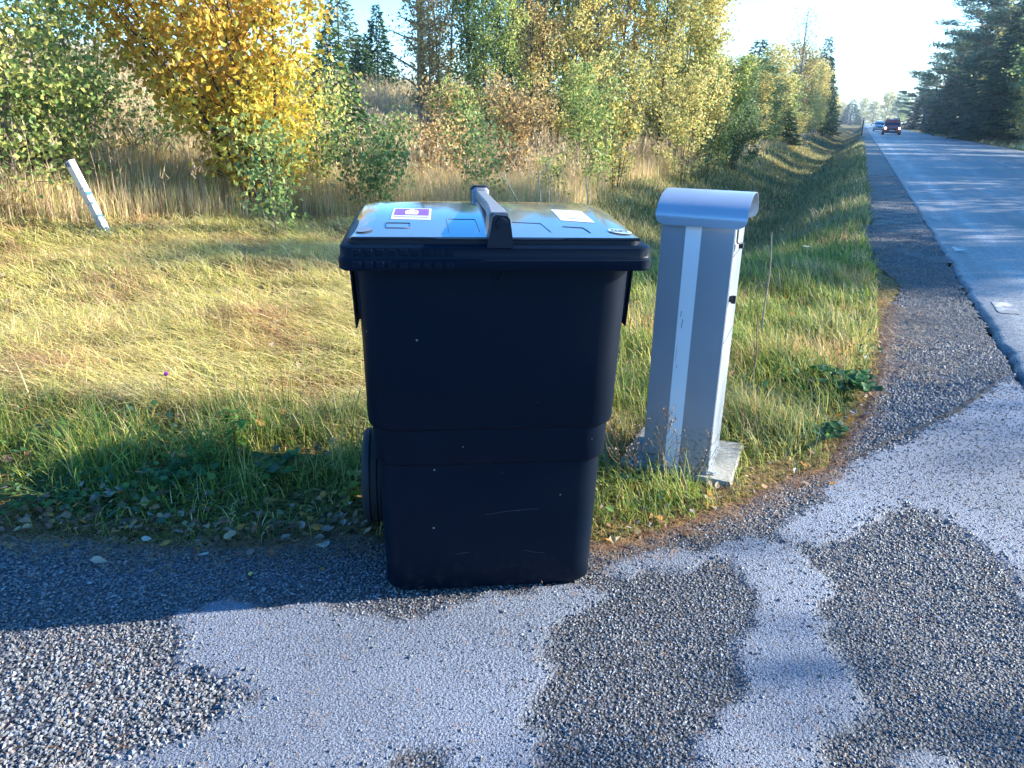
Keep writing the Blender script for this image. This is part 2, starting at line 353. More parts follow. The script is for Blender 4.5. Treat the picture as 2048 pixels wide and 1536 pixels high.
cols = [(0.975, -0.03, 1), (1.0, ROADZ*.6, 1), (1.03, ROADZ, 1)] + [(u, ROADZ+.02*(1-((u-4.6)/3.6)**2), 0) for u in np.linspace(1.15, 8.05, 15)] + [(8.12, ROADZ, 0), (8.15, -.03, 0)]
V = np.array([[(u+e*k, s, z) for (u, z, k) in cols] for s, e in zip(ss, rough_e)]).reshape(-1, 3)
n_ = len(cols); i, j = np.meshgrid(np.arange(n_-1), np.arange(len(ss)-1)); a = j*n_+i
g = Geo(); g.add(V, np.stack([a, a+1, a+n_+1, a+n_], -1).reshape(-1, 4))
road = g.build("road", road_mat(), smooth=True); road.rotation_euler = (0, 0, -TH); tag(road, kind='structure')
def rz(u): return ROADZ+.02*(1-((u-4.6)/3.6)**2)
M_PAINT = paint_mat()
def marking(name, u0, u1, s0, s1):
    g = Geo(); m = 6; us_ = np.linspace(u0, u1, m); n2 = 12; s2 = np.linspace(s0, s1, n2)
    V = np.array([[(u+.008*random.uniform(-1, 1), s+.012*random.uniform(-1, 1), rz(u)+.004) for u in us_] for s in s2]).reshape(-1, 3)
    i, j = np.meshgrid(np.arange(m-1), np.arange(n2-1)); a = j*m+i
    g.add(V, np.stack([a, a+1, a+m+1, a+m], -1).reshape(-1, 4))
    o = g.build(name, M_PAINT); o.rotation_euler = (0, 0, -TH); return o
ordn = ["nearest", "second nearest", "third nearest", "fourth nearest", "fifth nearest", "sixth nearest", "seventh nearest", "eighth nearest", "ninth nearest", "tenth nearest", "eleventh nearest", "twelfth nearest"]
for k in range(12):
    s0 = 3.2+2.93*k
    tag(marking("edge_marking", 1.09, 1.22, s0+.1, s0+.48), "worn white painted block along the left road edge, %s to the camera" % ordn[k], "road marking", "white blocks along the road edge")
for k in range(9):
    s0 = 28.9+12.2*k
    tag(marking("centre_line_dash", 4.53, 4.66, s0, s0+3.6), "white dash of the road centre line, %s to the camera" % ordn[k], "road marking", "white dashes along the road centre")

# dark open joint between the shoulder gravel and the worn apron
g = Geo(); CP = [gpt(*q) for q in ((1672, 930), (1700, 918), (1742, 899), (1790, 878), (1832, 858), (1880, 838), (1915, 822), (1948, 800), (1972, 782), (1990, 764))]
t_ = np.linspace(0, len(CP)-1, 90); cx = np.interp(t_, range(len(CP)), [c[0] for c in CP])+.008*vnoise(t_, t_, 3, 1); cy = np.interp(t_, range(len(CP)), [c[1] for c in CP])+.008*vnoise(t_, t_, 4, 5)
wd = .009*(1+.8*vnoise(t_, t_, 2.2, 3))*np.sin(np.pi*np.linspace(.03, .97, 90))**.4+.001
dxy = np.stack([np.gradient(cx), np.gradient(cy)], -1); dxy /= np.linalg.norm(dxy, axis=1, keepdims=True)
zc = zdrive(cx, cy)+.0045; V = np.stack([np.stack([cx-dxy[:, 1]*wd, cy+dxy[:, 0]*wd, zc], -1), np.stack([cx+dxy[:, 1]*wd, cy-dxy[:, 0]*wd, zc], -1)], 1).reshape(-1, 3)
k_ = np.arange(89)*2; g.add(V, np.stack([k_+1, k_+3, k_+2, k_], -1)); tag(g.build("driveway_joint", mat("joint_dirt", (.02, .019, .02), .9, bump=(120, .8, .004))), kind='structure')

# ---------------------------------------------------------------- loose stones on the asphalt
def octas(P, R, col, flat=0.7):
    n = len(P)
    base = np.array([(1, 0, 0), (0, 1, 0), (-1, 0, 0), (0, -1, 0), (0, 0, 1), (0, 0, -1)], float)
    J = base[None]*(1+RNG.uniform(-.35, .35, (n, 6, 1))) + RNG.uniform(-.25, .25, (n, 6, 3))
    J *= np.stack([RNG.uniform(.7, 1.3, n), RNG.uniform(.7, 1.2, n), np.full(n, flat)], -1)[:, None]
    t = RNG.uniform(0, 2*pi, n); c, s_ = np.cos(t), np.sin(t)
    x = J[..., 0]*c[:, None]-J[..., 1]*s_[:, None]; y = J[..., 0]*s_[:, None]+J[..., 1]*c[:, None]
    V = np.stack([x, y, J[..., 2]], -1)*R[:, None, None] + P[:, None]
    F0 = np.array([(0, 1, 4), (1, 2, 4), (2, 3, 4), (3, 0, 4), (1, 0, 5), (2, 1, 5), (3, 2, 5), (0, 3, 5)])
    F = (F0[None]+np.arange(n)[:, None, None]*6).reshape(-1, 3)
    return V.reshape(-1, 3), F, np.repeat(col, 6, 0)
def stone_cols(n, lo=.06, hi=.28):
    v = RNG.beta(1.6, 2.2, n)*(hi-lo)+lo; c = np.stack([v*.93, v*.96, v*1.02], -1)
    k = RNG.random(n); c[k < .12] *= (1.15, .92, .85); c[k > .85] *= (.9, .97, 1.1)
    return c
N = 330000
x = RNG.uniform(-1.9, 3.2, N); y = RNG.uniform(0.95, 4.6, N)
az = np.abs(np.arctan2(x, y)); ok = (az < radians(47)) & keepd(x, y)
jx = RNG.normal(0, .03, N)*(1+vnoise(x, y, 5, 2)); jy = RNG.normal(0, .03, N); lm = lightmask(x+jx, y+jy); dist = np.hypot(x, y)
left = sst(-.25, -.7, x)*sst(0.9, 1.2, 2.3-y+.3) ; left = np.maximum(left, 0)
pr = np.where(lm, 0.42, 0.72)*np.clip(2.2/dist, .25, 1)**.6
ok &= RNG.random(N) < pr
x, y, lm, left, dist = x[ok], y[ok], lm[ok], left[ok], dist[ok]
R = np.where(lm, RNG.uniform(.0010, .0026, len(x)), RNG.uniform(.0022, .0048, len(x))*(1+.55*left))*np.clip(dist/2, 1, 1.8)
z = zdrive(x, y)+R*.25
P_ = np.stack([x, y, z], -1); g = Geo(); g.add(*octas(P_, R, stone_cols(len(x))))
# heaps of larger loose gravel on the left and beside the bin
N = 17000; x = RNG.uniform(-1.7, .3, N); y = RNG.uniform(1.0, 2.12, N)
dens = sst(-.05, .5, vnoise(x, y, 3.2, 8)+.35*sst(-.5, -1.1, x))*np.where(lightmask(x, y), .12, 1.0)*np.where((x > -.5), .35, 1)
ok = (RNG.random(N) < dens) & keepd(x, y); x, y = x[ok], y[ok]
R = .0022+.0036*RNG.random(len(x))**2; g.add(*octas(np.stack([x, y, zdrive(x, y)+R*.6], -1), R, stone_cols(len(x), .06, .27)))
tag(g.build("gravel", M_STONE, color=True), kind='stuff')
# thin scatter of grit over the smooth patches
N = 9000; x = RNG.uniform(-1.6, 2.6, N); y = RNG.uniform(1.0, 3.6, N); cl = vnoise(x, y, 4.5, 11)
ok = keepd(x, y) & lightmask(x, y) & (RNG.random(N) < np.clip(.25+.6*cl, .05, 1)); x, y = x[ok], y[ok]
g = Geo(); R = .0016+.0036*RNG.random(len(x))**2; g.add(*octas(np.stack([x, y, zdrive(x, y)+R*.5], -1), R, stone_cols(len(x), .05, .34)))
tag(g.build("loose_grit", M_STONE, color=True), kind='stuff')
# shoulder gravel stones
N = 60000; s_ = 4.5*np.exp(RNG.uniform(0, 1.6, N)); u_ = RNG.uniform(.15, .98, N); x, y = xy(u_, s_)
ok = keepd(x, y) | (s_ > 9); ok &= RNG.random(N) < .9; x, y, s_ = x[ok], y[ok], s_[ok]
R = RNG.uniform(.002, .005, len(x))*np.clip(s_/5, 1, 2.5)
g = Geo(); g.add(*octas(np.stack([x, y, np.where(s_ > 9, .004, .002)+R*.3], -1), R, stone_cols(len(x), .06, .26)*(1.03, 1, .95)))
tag(g.build("shoulder_stones", M_STONE, color=True), kind='stuff')
# ================================================================= WHEELED BIN
def speck_plastic(name, base, rough, speck=True):
    m = mat(name, base, rough, spec=.12); t = m.node_tree; b = t.nodes['Principled BSDF']; L = t.links
    tc = t.nodes.new('ShaderNodeTexCoord')
    n = t.nodes.new('ShaderNodeTexNoise'); n.inputs['Scale'].default_value = 4; n.inputs['Detail'].default_value = 8; L.new(tc.outputs['Object'], n.inputs['Vector'])
    r = t.nodes.new('ShaderNodeMapRange'); r.inputs[1].default_value = .35; r.inputs[2].default_value = .75; r.inputs[3].default_value = rough-.06; r.inputs[4].default_value = rough+.15
    L.new(n.outputs['Fac'], r.inputs[0]); L.new(r.outputs[0], b.inputs['Roughness'])
    if speck:
        v = t.nodes.new('ShaderNodeTexVoronoi'); v.inputs['Scale'].default_value = 26; L.new(tc.outputs['Object'], v.inputs['Vector'])
        v.inputs['Randomness'].default_value = 1
        c = t.nodes.new('ShaderNodeSeparateColor'); L.new(v.outputs['Color'], c.inputs[0])
        th = t.nodes.new('ShaderNodeMath'); th.operation = 'MULTIPLY'; th.inputs[1].default_value = .075; L.new(c.outputs[1], th.inputs[0])
        lt = t.nodes.new('ShaderNodeMath'); lt.operation = 'LESS_THAN'; L.new(v.outputs['Distance'], lt.inputs[0]); L.new(th.outputs[0], lt.inputs[1])
        gt = t.nodes.new('ShaderNodeMath'); gt.operation = 'GREATER_THAN'; gt.inputs[1].default_value = .72; L.new(c.outputs[0], gt.inputs[0])
        mu = t.nodes.new('ShaderNodeMath'); mu.operation = 'MULTIPLY'; L.new(lt.outputs[0], mu.inputs[0]); L.new(gt.outputs[0], mu.inputs[1])
        # faint dusty film
        n2 = t.nodes.new('ShaderNodeTexNoise'); n2.inputs['Scale'].default_value = 9; n2.inputs['Detail'].default_value = 10; n2.inputs['Roughness'].default_value = .7; L.new(tc.outputs['Object'], n2.inputs['Vector'])
        fr = t.nodes.new('ShaderNodeMapRange'); fr.inputs[1].default_value = .5; fr.inputs[2].default_value = .85; fr.inputs[4].default_value = .008; L.new(n2.outputs['Fac'], fr.inputs[0])
        mx = t.nodes.new('ShaderNodeMath'); mx.operation = 'MAXIMUM'; L.new(mu.outputs[0], mx.inputs[0]); L.new(fr.outputs[0], mx.inputs[1])
        sz = t.nodes.new('ShaderNodeSeparateXYZ'); L.new(tc.outputs['Object'], sz.inputs[0])
        dz = t.nodes.new('ShaderNodeMapRange'); dz.inputs[1].default_value = .16; dz.inputs[2].default_value = .0; dz.inputs[4].default_value = 1; L.new(sz.outputs[2], dz.inputs[0])
        n3_ = t.nodes.new('ShaderNodeTexNoise'); n3_.inputs['Scale'].default_value = 38; n3_.inputs['Detail'].default_value = 9; L.new(tc.outputs['Object'], n3_.inputs['Vector'])
        d2 = t.nodes.new('ShaderNodeMapRange'); d2.inputs[1].default_value = .52; d2.inputs[2].default_value = .75; d2.inputs[4].default_value = .06; L.new(n3_.outputs['Fac'], d2.inputs[0])
        dm = t.nodes.new('ShaderNodeMath'); dm.operation = 'MULTIPLY'; L.new(dz.outputs[0], dm.inputs[0]); L.new(d2.outputs[0], dm.inputs[1])
        mx2 = t.nodes.new('ShaderNodeMath'); mx2.operation = 'MAXIMUM'; L.new(mx.outputs[0], mx2.inputs[0]); L.new(dm.outputs[0], mx2.inputs[1]); mx = mx2
        mc = t.nodes.new('ShaderNodeMixRGB'); mc.inputs[1].default_value = (*base, 1); mc.inputs[2].default_value = (.26, .25, .23, 1); L.new(mx.outputs[0], mc.inputs[0])
        L.new(mc.outputs[0], b.inputs['Base Color'])
    f = t.nodes.new('ShaderNodeTexNoise'); f.inputs['Scale'].default_value = 420; L.new(tc.outputs['Object'], f.inputs['Vector'])
    bp = t.nodes.new('ShaderNodeBump'); bp.inputs['Strength'].default_value = .18; bp.inputs['Distance'].default_value = .001; L.new(f.outputs['Fac'], bp.inputs['Height']); L.new(bp.outputs[0], b.inputs['Normal'])
    return m
M_BIN = speck_plastic("bin_plastic", (.0003, .0046, .0135), .5)
M_BIN2 = speck_plastic("bin_plastic_clean", (.0008, .006, .017), .46, False)
M_LID = mat("lid_plastic", (.20, .235, .29), .10, metal=.45, spec=.8, coat=1.0)
M_GREYP = mat("grip_plastic", (.20, .21, .23), .4)
M_DARKP = mat("dark_plastic", (.007, .011, .022), .42, spec=.25)
M_RUB = mat("rubber", (.006, .009, .014), .75, bump=(90, .3, .002))
M_WHITE = mat("sticker_white", (.72, .72, .74), .35)
M_PURPLE = mat("sticker_purple", (.20, .06, .42), .35)
M_GREY = mat("sticker_grey_print", (.22, .24, .30), .4)

def rrect(hx, y0, y1, r, n=7):
    pts = []
    for cx, cy, a0 in ((hx-r, y0+r, -90), (hx-r, y1-r, 0), (-hx+r, y1-r, 90), (-hx+r, y0+r, 180)):
        for k in range(n):
            a = radians(a0+90*k/(n-1)); pts.append((cx+r*cos(a), cy+r*sin(a)))
    return pts
def loft(g, secs, cap=(True, True)):
    rings = [[(x, y, z) for x, y in rrect(hx, y0, y1, r)] for (z, hx, y0, y1, r) in secs]
    n = len(rings[0]); V = sum(rings, [])
    F = [(i*n+k, i*n+(k+1) % n, (i+1)*n+(k+1) % n, (i+1)*n+k) for i in range(len(rings)-1) for k in range(n)]
    g.add(V, F)
    if cap[0]: g.add(rings[0], [tuple(range(n-1, -1, -1))])
    if cap[1]: g.add(rings[-1], [tuple(range(n))])
    return g
def smooth_angle(o, deg=35):
    me = o.data
    me.polygons.foreach_set("use_smooth", np.ones(len(me.polygons), bool)); me.set_sharp_from_angle(angle=radians(deg)); me.update()
BZ = radians(7.4)
binr = empty("wheeled_bin", (-.046, 1.845, .004), BZ); binr.scale = (1, 1, 1.022)
tag(binr, "large dark blue black wheeled rubbish bin with glossy grey lid, standing on the gravelly asphalt", "rubbish bin")
g = Geo()
loft(g, [(.000, .280, .014, .485, .055), (.012, .291, .004, .505, .06), (.10, .293, .0, .515, .062), (.383, .301, -.004, .56, .065),
         (.388, .308, -.011, .566, .068), (.394, .311, -.014, .57, .07), (.484, .314, -.016, .582, .07),
         (.489, .321, -.024, .588, .072), (.496, .324, -.027, .592, .074), (.70, .329, -.036, .63, .075), (.912, .335, -.046, .675, .078)], (True, False))
body = g.build("body", M_BIN, binr); smooth_angle(body, 50)
# rim: two stacked bands with a groove and a lower lip
g = Geo()
loft(g, [(.902, .345, -.058, .690, .06), (.902, .364, -.088, .716, .035), (.906, .368, -.091, .720, .036), (.926, .3685, -.092, .721, .036), (.9285, .3655, -.0895, .7185, .036),
         (.932, .3655, -.0895, .7185, .036), (.9345, .3645, -.088, .717, .036), (.953, .3645, -.088, .717, .036), (.957, .360, -.083, .712, .036), (.9575, .345, -.056, .69, .04)], (False, False))
rim = g.build("rim", M_BIN2, binr); smooth_angle(rim, 35)
g = Geo()
for k in range(9):                       # shallow raised pads along the left of the rim
    x0 = -.335+.0262*k
    for z0, z1, yy in ((.9075, .9245, -.0925), (.935, .9515, -.0885)):
        V = [(x0, yy+.001, z0), (x0+.0195, yy+.001, z0), (x0+.0195, yy+.001, z1), (x0, yy+.001, z1), (x0+.002, yy-.0012, z0+.002), (x0+.0175, yy-.0012, z0+.002), (x0+.0175, yy-.0012, z1-.002), (x0+.002, yy-.0012, z1-.002)]
        g.add(V, [(0, 1, 5, 4), (1, 2, 6, 5), (2, 3, 7, 6), (3, 0, 4, 7), (4, 5, 6, 7)])
g.build("grip_pads", M_BIN2, rim)
g = Geo(); loft(g, [(.950, .349, -.060, .694, .045), (.967, .349, -.060, .694, .045)], (True, True)); g.build("collar", M_DARKP, binr)
# V shaped notch
g = Geo()
for sx in (-1, 1):
    g.tube([(sx*.0165, -.0475, .900), (sx*.0085, -.0465, .884), (sx*.0012, -.0455, .868)], [.0022, .0022, .0018], 6)
g.cyl((0, -.0465, .8665), (0, -.043, .8665), .003, n=10)
g.build("v_notch", M_BIN2, binr)
# side lifting flanges
for sx in (-1, 1):
    g = Geo()
    for (y0, y1, zb, o) in ((.02, .035, .765, .006), (.20, .215, .74, .006)):
        xi = .326; V = [(sx*xi, y0, zb), (sx*(xi+o), y0, zb), (sx*(xi+o+.010), y0, .903), (sx*(xi+.0), y0, .903)]
        V += [(a, y1, c) for a, _, c in V]
        g.add(V, [(0, 1, 2, 3), (7, 6, 5, 4), (0, 4, 5, 1), (1, 5, 6, 2), (2, 6, 7, 3), (3, 7, 4, 0)])
    V = [(sx*.3435, .03, .74), (sx*.3435, .21, .74), (sx*.353, .21, .903), (sx*.353, .03, .903)]; V += [(a-sx*.004, b_, c) for a, b_, c in V]
    g.add(V, [(0, 1, 2, 3), (7, 6, 5, 4), (0, 4, 5, 1), (1, 5, 6, 2), (2, 6, 7, 3), (3, 7, 4, 0)])
    g.build("side_flange", M_BIN2, binr)
# lid
LHX = .341; LY0 = -.066; LY1 = .70
def lidz(x, y):
    ax = np.abs(x)/LHX; yy = (y-LY0)/(LY1-LY0)
    z = .972+.033*np.sin(np.clip(yy/.52, 0, 1)*pi/2)**1.0 - .050*np.clip((yy-.52)/.48, 0, 1)**1.6
    z = z + .003*np.cos(x/LHX*1.5)
    t = np.clip((ax-.80-.10*yy)/.20, 0, 1)
    z = z - t*(.002+.012*np.clip(yy*2.2, 0, 1)) - .012*np.clip((ax-.955)/.045, 0, 1)**2*np.clip(yy*3, 0, 1)
    return z
g = Geo(); nx, ny = 61, 41
pr = []
def lid_hw(yy): return LHX*(1.0 - .035*np.sin(np.clip(yy/.35, 0, 1)*pi) - .04*np.clip((yy-.8)/.2, 0, 1)**2)
YY = np.linspace(0, 1, ny); XX = np.linspace(-1, 1, nx)
top = []
for yv in YY:
    for xv in XX:
        x_ = xv*lid_hw(yv); y_ = LY0+yv*(LY1-LY0)+.018*xv*xv*(1-yv)*(1 if yv < .5 else 0)*(1-yv*2)
        top.append((x_, y_, float(lidz(x_, LY0+yv*(LY1-LY0)))))
i, j = np.meshgrid(np.arange(nx-1), np.arange(ny-1)); a = j*nx+i
g.add(top, np.stack([a, a+1, a+nx+1, a+nx], -1).reshape(-1, 4))
bd = [k for k in range(nx)] + [r_*nx+nx-1 for r_ in range(1, ny)] + [(ny-1)*nx+k for k in range(nx-2, -1, -1)] + [r_*nx for r_ in range(ny-2, 0, -1)]
ring = [top[k] for k in bd]; m_ = len(ring); cxy = (0, .31)
lo = [(x_*.998, cxy[1]+(y_-cxy[1])*.998, z_-.004) for x_, y_, z_ in ring]; lo2 = [(x_*.985, cxy[1]+(y_-cxy[1])*.985, .9675) for x_, y_, z_ in ring]
V = ring+lo+lo2; F = [(q*m_+(k+1) % m_, q*m_+k, (q+1)*m_+k, (q+1)*m_+(k+1) % m_) for q in range(2) for k in range(m_)]
g.add(V, F)
lid = g.build("lid", M_LID, binr); smooth_angle(lid, 22)
g = Geo(); g.box(-.338, .338, -.062, -.055, .9665, .9735); g.build("lid_skirt", M_DARKP, lid, bevel=.002)
# raised outlines moulded into the lid, stickers on the lid
def onlid(pts, dz): return [(x, y, float(lidz(np.array(x), np.array(y)))+dz) for x, y in pts]
def patch(parent, name, mtl, quad, dz, n=8, holes=None, th=.0006):
    g = Geo(); q = np.array(quad, float); V = []
    for a in np.linspace(0, 1, n):
        for b_ in np.linspace(0, 1, n):
            p = (q[0]*(1-b_)+q[1]*b_)*(1-a)+(q[3]*(1-b_)+q[2]*b_)*a; V.append(onlid([p], dz)[0])
    i, j = np.meshgrid(np.arange(n-1), np.arange(n-1)); a = j*n+i
    g.add(V, np.stack([a, a+1, a+n+1, a+n], -1).reshape(-1, 4))
    # edge skirt down to the lid
    b = [k for k in range(n)]+[r_*n+n-1 for r_ in range(1, n)]+[(n-1)*n+k for k in range(n-2, -1, -1)]+[r_*n for r_ in range(n-2, 0, -1)]
    m = len(b); R_ = [V[k] for k in b]; g.add(R_+[(x, y, z-th-dz*.8) for x, y, z in R_], [((k+1) % m, k, m+k, m+(k+1) % m) for k in range(m)])
    return g.build(name, mtl, parent)
def sub(quad, u0, u1, v0, v1):
    q = np.array(quad, float); f = lambda u, v: tuple((q[0]*(1-u)+q[1]*u)*(1-v)+(q[3]*(1-u)+q[2]*u)*v)
    return [f(u0, v0), f(u1, v0), f(u1, v1), f(u0, v1)]
def lidpoly(parent, name, mtl, pts, dz):
    g = Geo(); g.add(onlid(pts, dz), [tuple(range(len(pts)))]); return g.build(name, mtl, parent)
Q1 = [(-.252, .095), (-.155, .085), (-.150, .215), (-.246, .222)]
st = patch(lid, "sticker", M_WHITE, Q1, .0012); tag(st, "white edged purple sticker with a white house shaped pictogram")
patch(st, "sticker_panel", M_PURPLE, sub(Q1, .05, .95, .30, .93), .0017)
def qmap(Q, P): 
    q = np.array(Q, float); return [tuple((q[0]*(1-u)+q[1]*u)*(1-v)+(q[3]*(1-u)+q[2]*u)*v) for u, v in P]
lidpoly(st, "pictogram", M_WHITE, qmap(Q1, [(.34, .36), (.66, .36), (.68, .62), (.64, .74), (.57, .76), (.54, .86), (.44, .86), (.42, .76), (.36, .73), (.32, .60)]), .0024)
lidpoly(st, "pictogram_dot", M_GREY, qmap(Q1, [(.58, .58), (.61, .56), (.64, .58), (.64, .64), (.61, .67), (.58, .64)]), .0029)
g = Geo(); u = .07
while u < .92:
    l = random.uniform(.012, .04); g.add(onlid(qmap(Q1, [(u, .12), (u+l, .12), (u+l, .21), (u, .21)]), .0018), [(0, 1, 2, 3)]); u += l+.012
g.build("print_line", M_GREY, st)
Q2 = [(.172, .090), (.255, .072), (.246, .205), (.168, .222)]
st = patch(lid, "sticker", M_WHITE, Q2, .0012); tag(st, "white sticker with a thin grey framed outline drawing")
def frame(parent, name, mtl, Q, P, wd, dz):
    g = Geo(); c = np.mean(P, 0); n = len(P); V = onlid(qmap(Q, P), dz)+onlid(qmap(Q, [tuple(c+(np.array(p)-c)*(1-wd)) for p in P]), dz)
    g.add(V, [(k, (k+1) % n, n+(k+1) % n, n+k) for k in range(n)]); return g.build(name, mtl, parent)
frame(st, "printed_frame", M_GREY, Q2, [(.08, .30), (.92, .30), (.92, .93), (.08, .93)], .05, .002)
frame(st, "printed_outline", M_GREY, Q2, [(.36, .38), (.58, .36), (.70, .50), (.66, .78), (.40, .80), (.32, .62)], .09, .002)
g = Geo(); u = .3
while u < .75:
    l = random.uniform(.015, .04); g.add(onlid(qmap(Q2, [(u, .14), (u+l, .14), (u+l, .22), (u, .22)]), .0018), [(0, 1, 2, 3)]); u += l+.013
g.build("print_line", M_GREY, st)
# oval embossed maker's emblem at the right corner, plain oval on the left
M_OVAL = mat("emblem_tint", (.42, .55, .60), .3); M_OVALD = mat("emblem_letters", (.02, .03, .04), .4)
def oval(cx, cy, rx, ry, n=28, rot=-.12): return [(cx+rx*cos(t)*cos(rot)-ry*sin(t)*sin(rot), cy+rx*cos(t)*sin(rot)+ry*sin(t)*cos(rot)) for t in np.linspace(0, 2*pi, n, endpoint=False)]
o = lidpoly(lid, "emblem", M_OVAL, oval(.302, -.002, .029, .020), .0016)
g = Geo(); x0 = .281
for wch in (.008, .008, .004, .009, .006):
    for q in ((x0, -.008, x0+.0022, .007), (x0, .004, x0+wch, .008), (x0, -.011, x0+wch, -.007)):
        g.add(onlid([(q[0], q[1]), (q[2], q[1]), (q[2], q[3]), (q[0], q[3])], .0024), [(0, 1, 2, 3)])
    x0 += wch+.0015
g.build("emblem_letters", M_OVALD, o)
lidpoly(lid, "emblem", mat("emblem_grey", (.16, .18, .21), .25), oval(-.312, .006, .020, .022), .0016)
def lidline(P, name):
    g = Geo(); g.tube(onlid(P, .0003), .0009, 5); return g
M_LINE = mat("lid_line", (.03, .035, .045), .3)
for P in ([(-.115, -.02), (-.115, .095), (-.045, .09), (-.042, -.02)], [(.045, .065), (.115, .055), (.128, -.02)], [(.165, .03), (.215, .022), (.225, -.02)],
          [(-.262, .06), (-.205, .055), (-.204, .01), (-.262, .015), (-.262, .06)]):
    lidline(P, "x").build("moulded_outline", M_LINE, lid, smooth=True)
# central catch: bracket with pivot at the front, arm along the lid, grip at the back
g = Geo()
prof = [(-.031, .955), (.030, .955), (.026, .990), (.021, 1.018), (.014, 1.026), (-.012, 1.028), (-.019, 1.022), (-.024, .99)]
n = len(prof); V = [(x, -.094, z) for x, z in prof]+[(x, -.044, z) for x, z in prof]
g.add(V, [tuple(range(n)), tuple(range(2*n-1, n-1, -1))]+[] if False else [tuple(range(n))]); g.add(V, [tuple(range(2*n-1, n-1, -1))]); g.add(V, [((k+1) % n, k, n+k, n+(k+1) % n) for k in range(n)])
br = g.build("catch_bracket", M_DARKP, binr, bevel=.003)
g = Geo(); g.cyl((.002, -.090, 1.008), (.002, -.103, 1.008), .0145, .013, n=22); g.cyl((.002, -.10, 1.008), (.002, -.107, 1.008), .007, n=12); g.build("pivot_pin", M_DARKP, br, bevel=.001)
g = Geo()
arm = [(-.046, 1.028, .022, .014), (.02, 1.031, .020, .013), (.12, 1.032, .016, .011), (.30, 1.031, .016, .011), (.47, 1.028, .016, .011)]
V = []
for y, zt, hw, hh in arm: V += [(-hw, y, zt-2*hh), (hw, y, zt-2*hh), (hw, y, zt-.004), (hw-.004, y, zt), (-hw+.004, y, zt), (-hw, y, zt-.004)]
m = 6; g.add(V, [(i*m+k, i*m+(k+1) % m, (i+1)*m+(k+1) % m, (i+1)*m+k) for i in range(len(arm)-1) for k in range(m)])
g.add(V[:6], [(5, 4, 3, 2, 1, 0)]); g.add(V[-6:], [(0, 1, 2, 3, 4, 5)])
am = g.build("catch_arm", M_GREYP, binr, bevel=.0015)
g = Geo(); loft(g, [(.965, .020, .47, .50, .010), (.97, .025, .465, .505, .014), (1.028, .026, .463, .507, .014), (1.036, .020, .469, .50, .012)]); kn = g.build("grip", M_GREYP, am); smooth_angle(kn, 40)
g = Geo(); loft(g, [(.98, .0255, .475, .512, .012), (1.033, .0285, .472, .513, .014), (1.0405, .020, .478, .506, .010)]); smooth_angle(g.build("grip_cap", M_DARKP, kn), 40)
# wheels
for sx in (-1, 1):
    xo = -.372 if sx < 0 else .262
    g = Geo(); R_ = .150; secs = [(0, .118), (.004, .138), (.012, .148), (.024, .1505), (.027, .1455), (.031, .1455), (.034, .1505), (.046, .1505), (.049, .1455), (.053, .1455), (.056, .1505), (.066, .147), (.074, .136), (.078, .118)]
    n = 40; V = [(xo+dx, .44+r*cos(2*pi*k/n), .151+r*sin(2*pi*k/n)) for dx, r in secs for k in range(n)]
    g.add(V, [(i*n+k, i*n+(k+1) % n, (i+1)*n+(k+1) % n, (i+1)*n+k) for i in range(len(secs)-1) for k in range(n)])
    wh = g.build("wheel", M_RUB, binr); smooth_angle(wh, 40)
    g = Geo(); g.cyl((xo+.008, .44, .151), (xo+.07, .44, .151), .119, n=32); g.cyl((xo-.004, .44, .151), (xo+.082, .44, .151), .03, n=16); g.build("hub", M_DARKP, wh)
g = Geo(); g.cyl((-.34, .44, .151), (.34, .44, .151), .012, n=12); g.build("axle", M_DARKP, binr)
g = Geo(); g.tube([(-.30, .70, .93), (-.30, .80, .945), (.30, .80, .945), (.30, .70, .93)], .014, 10); g.build("push_handle", M_DARKP, binr, smooth=True)
# fine scratches on the front
g = Geo()
for x0, z0, x1, z1 in ((-.02, .235, .075, .243), (.07, .243, .125, .246), (.09, .12, .15, .108), (-.10, .118, -.06, .121), (.02, .355, .03, .352)):
    n = 6; X = np.linspace(x0, x1, n)+RNG.uniform(-.001, .001, n); Z = np.linspace(z0, z1, n)+RNG.uniform(-.0015, .0015, n)
    for k in range(n-1): g.add([(X[k], -.0052-.00003*Z[k], Z[k]), (X[k+1], -.0052, Z[k+1]), (X[k+1], -.0052, Z[k+1]+.0008), (X[k], -.0052, Z[k]+.0008)], [(0, 1, 2, 3)])
tag(g.build("scratches", mat("scratch", (.06, .07, .09), .5), body), kind='stuff')

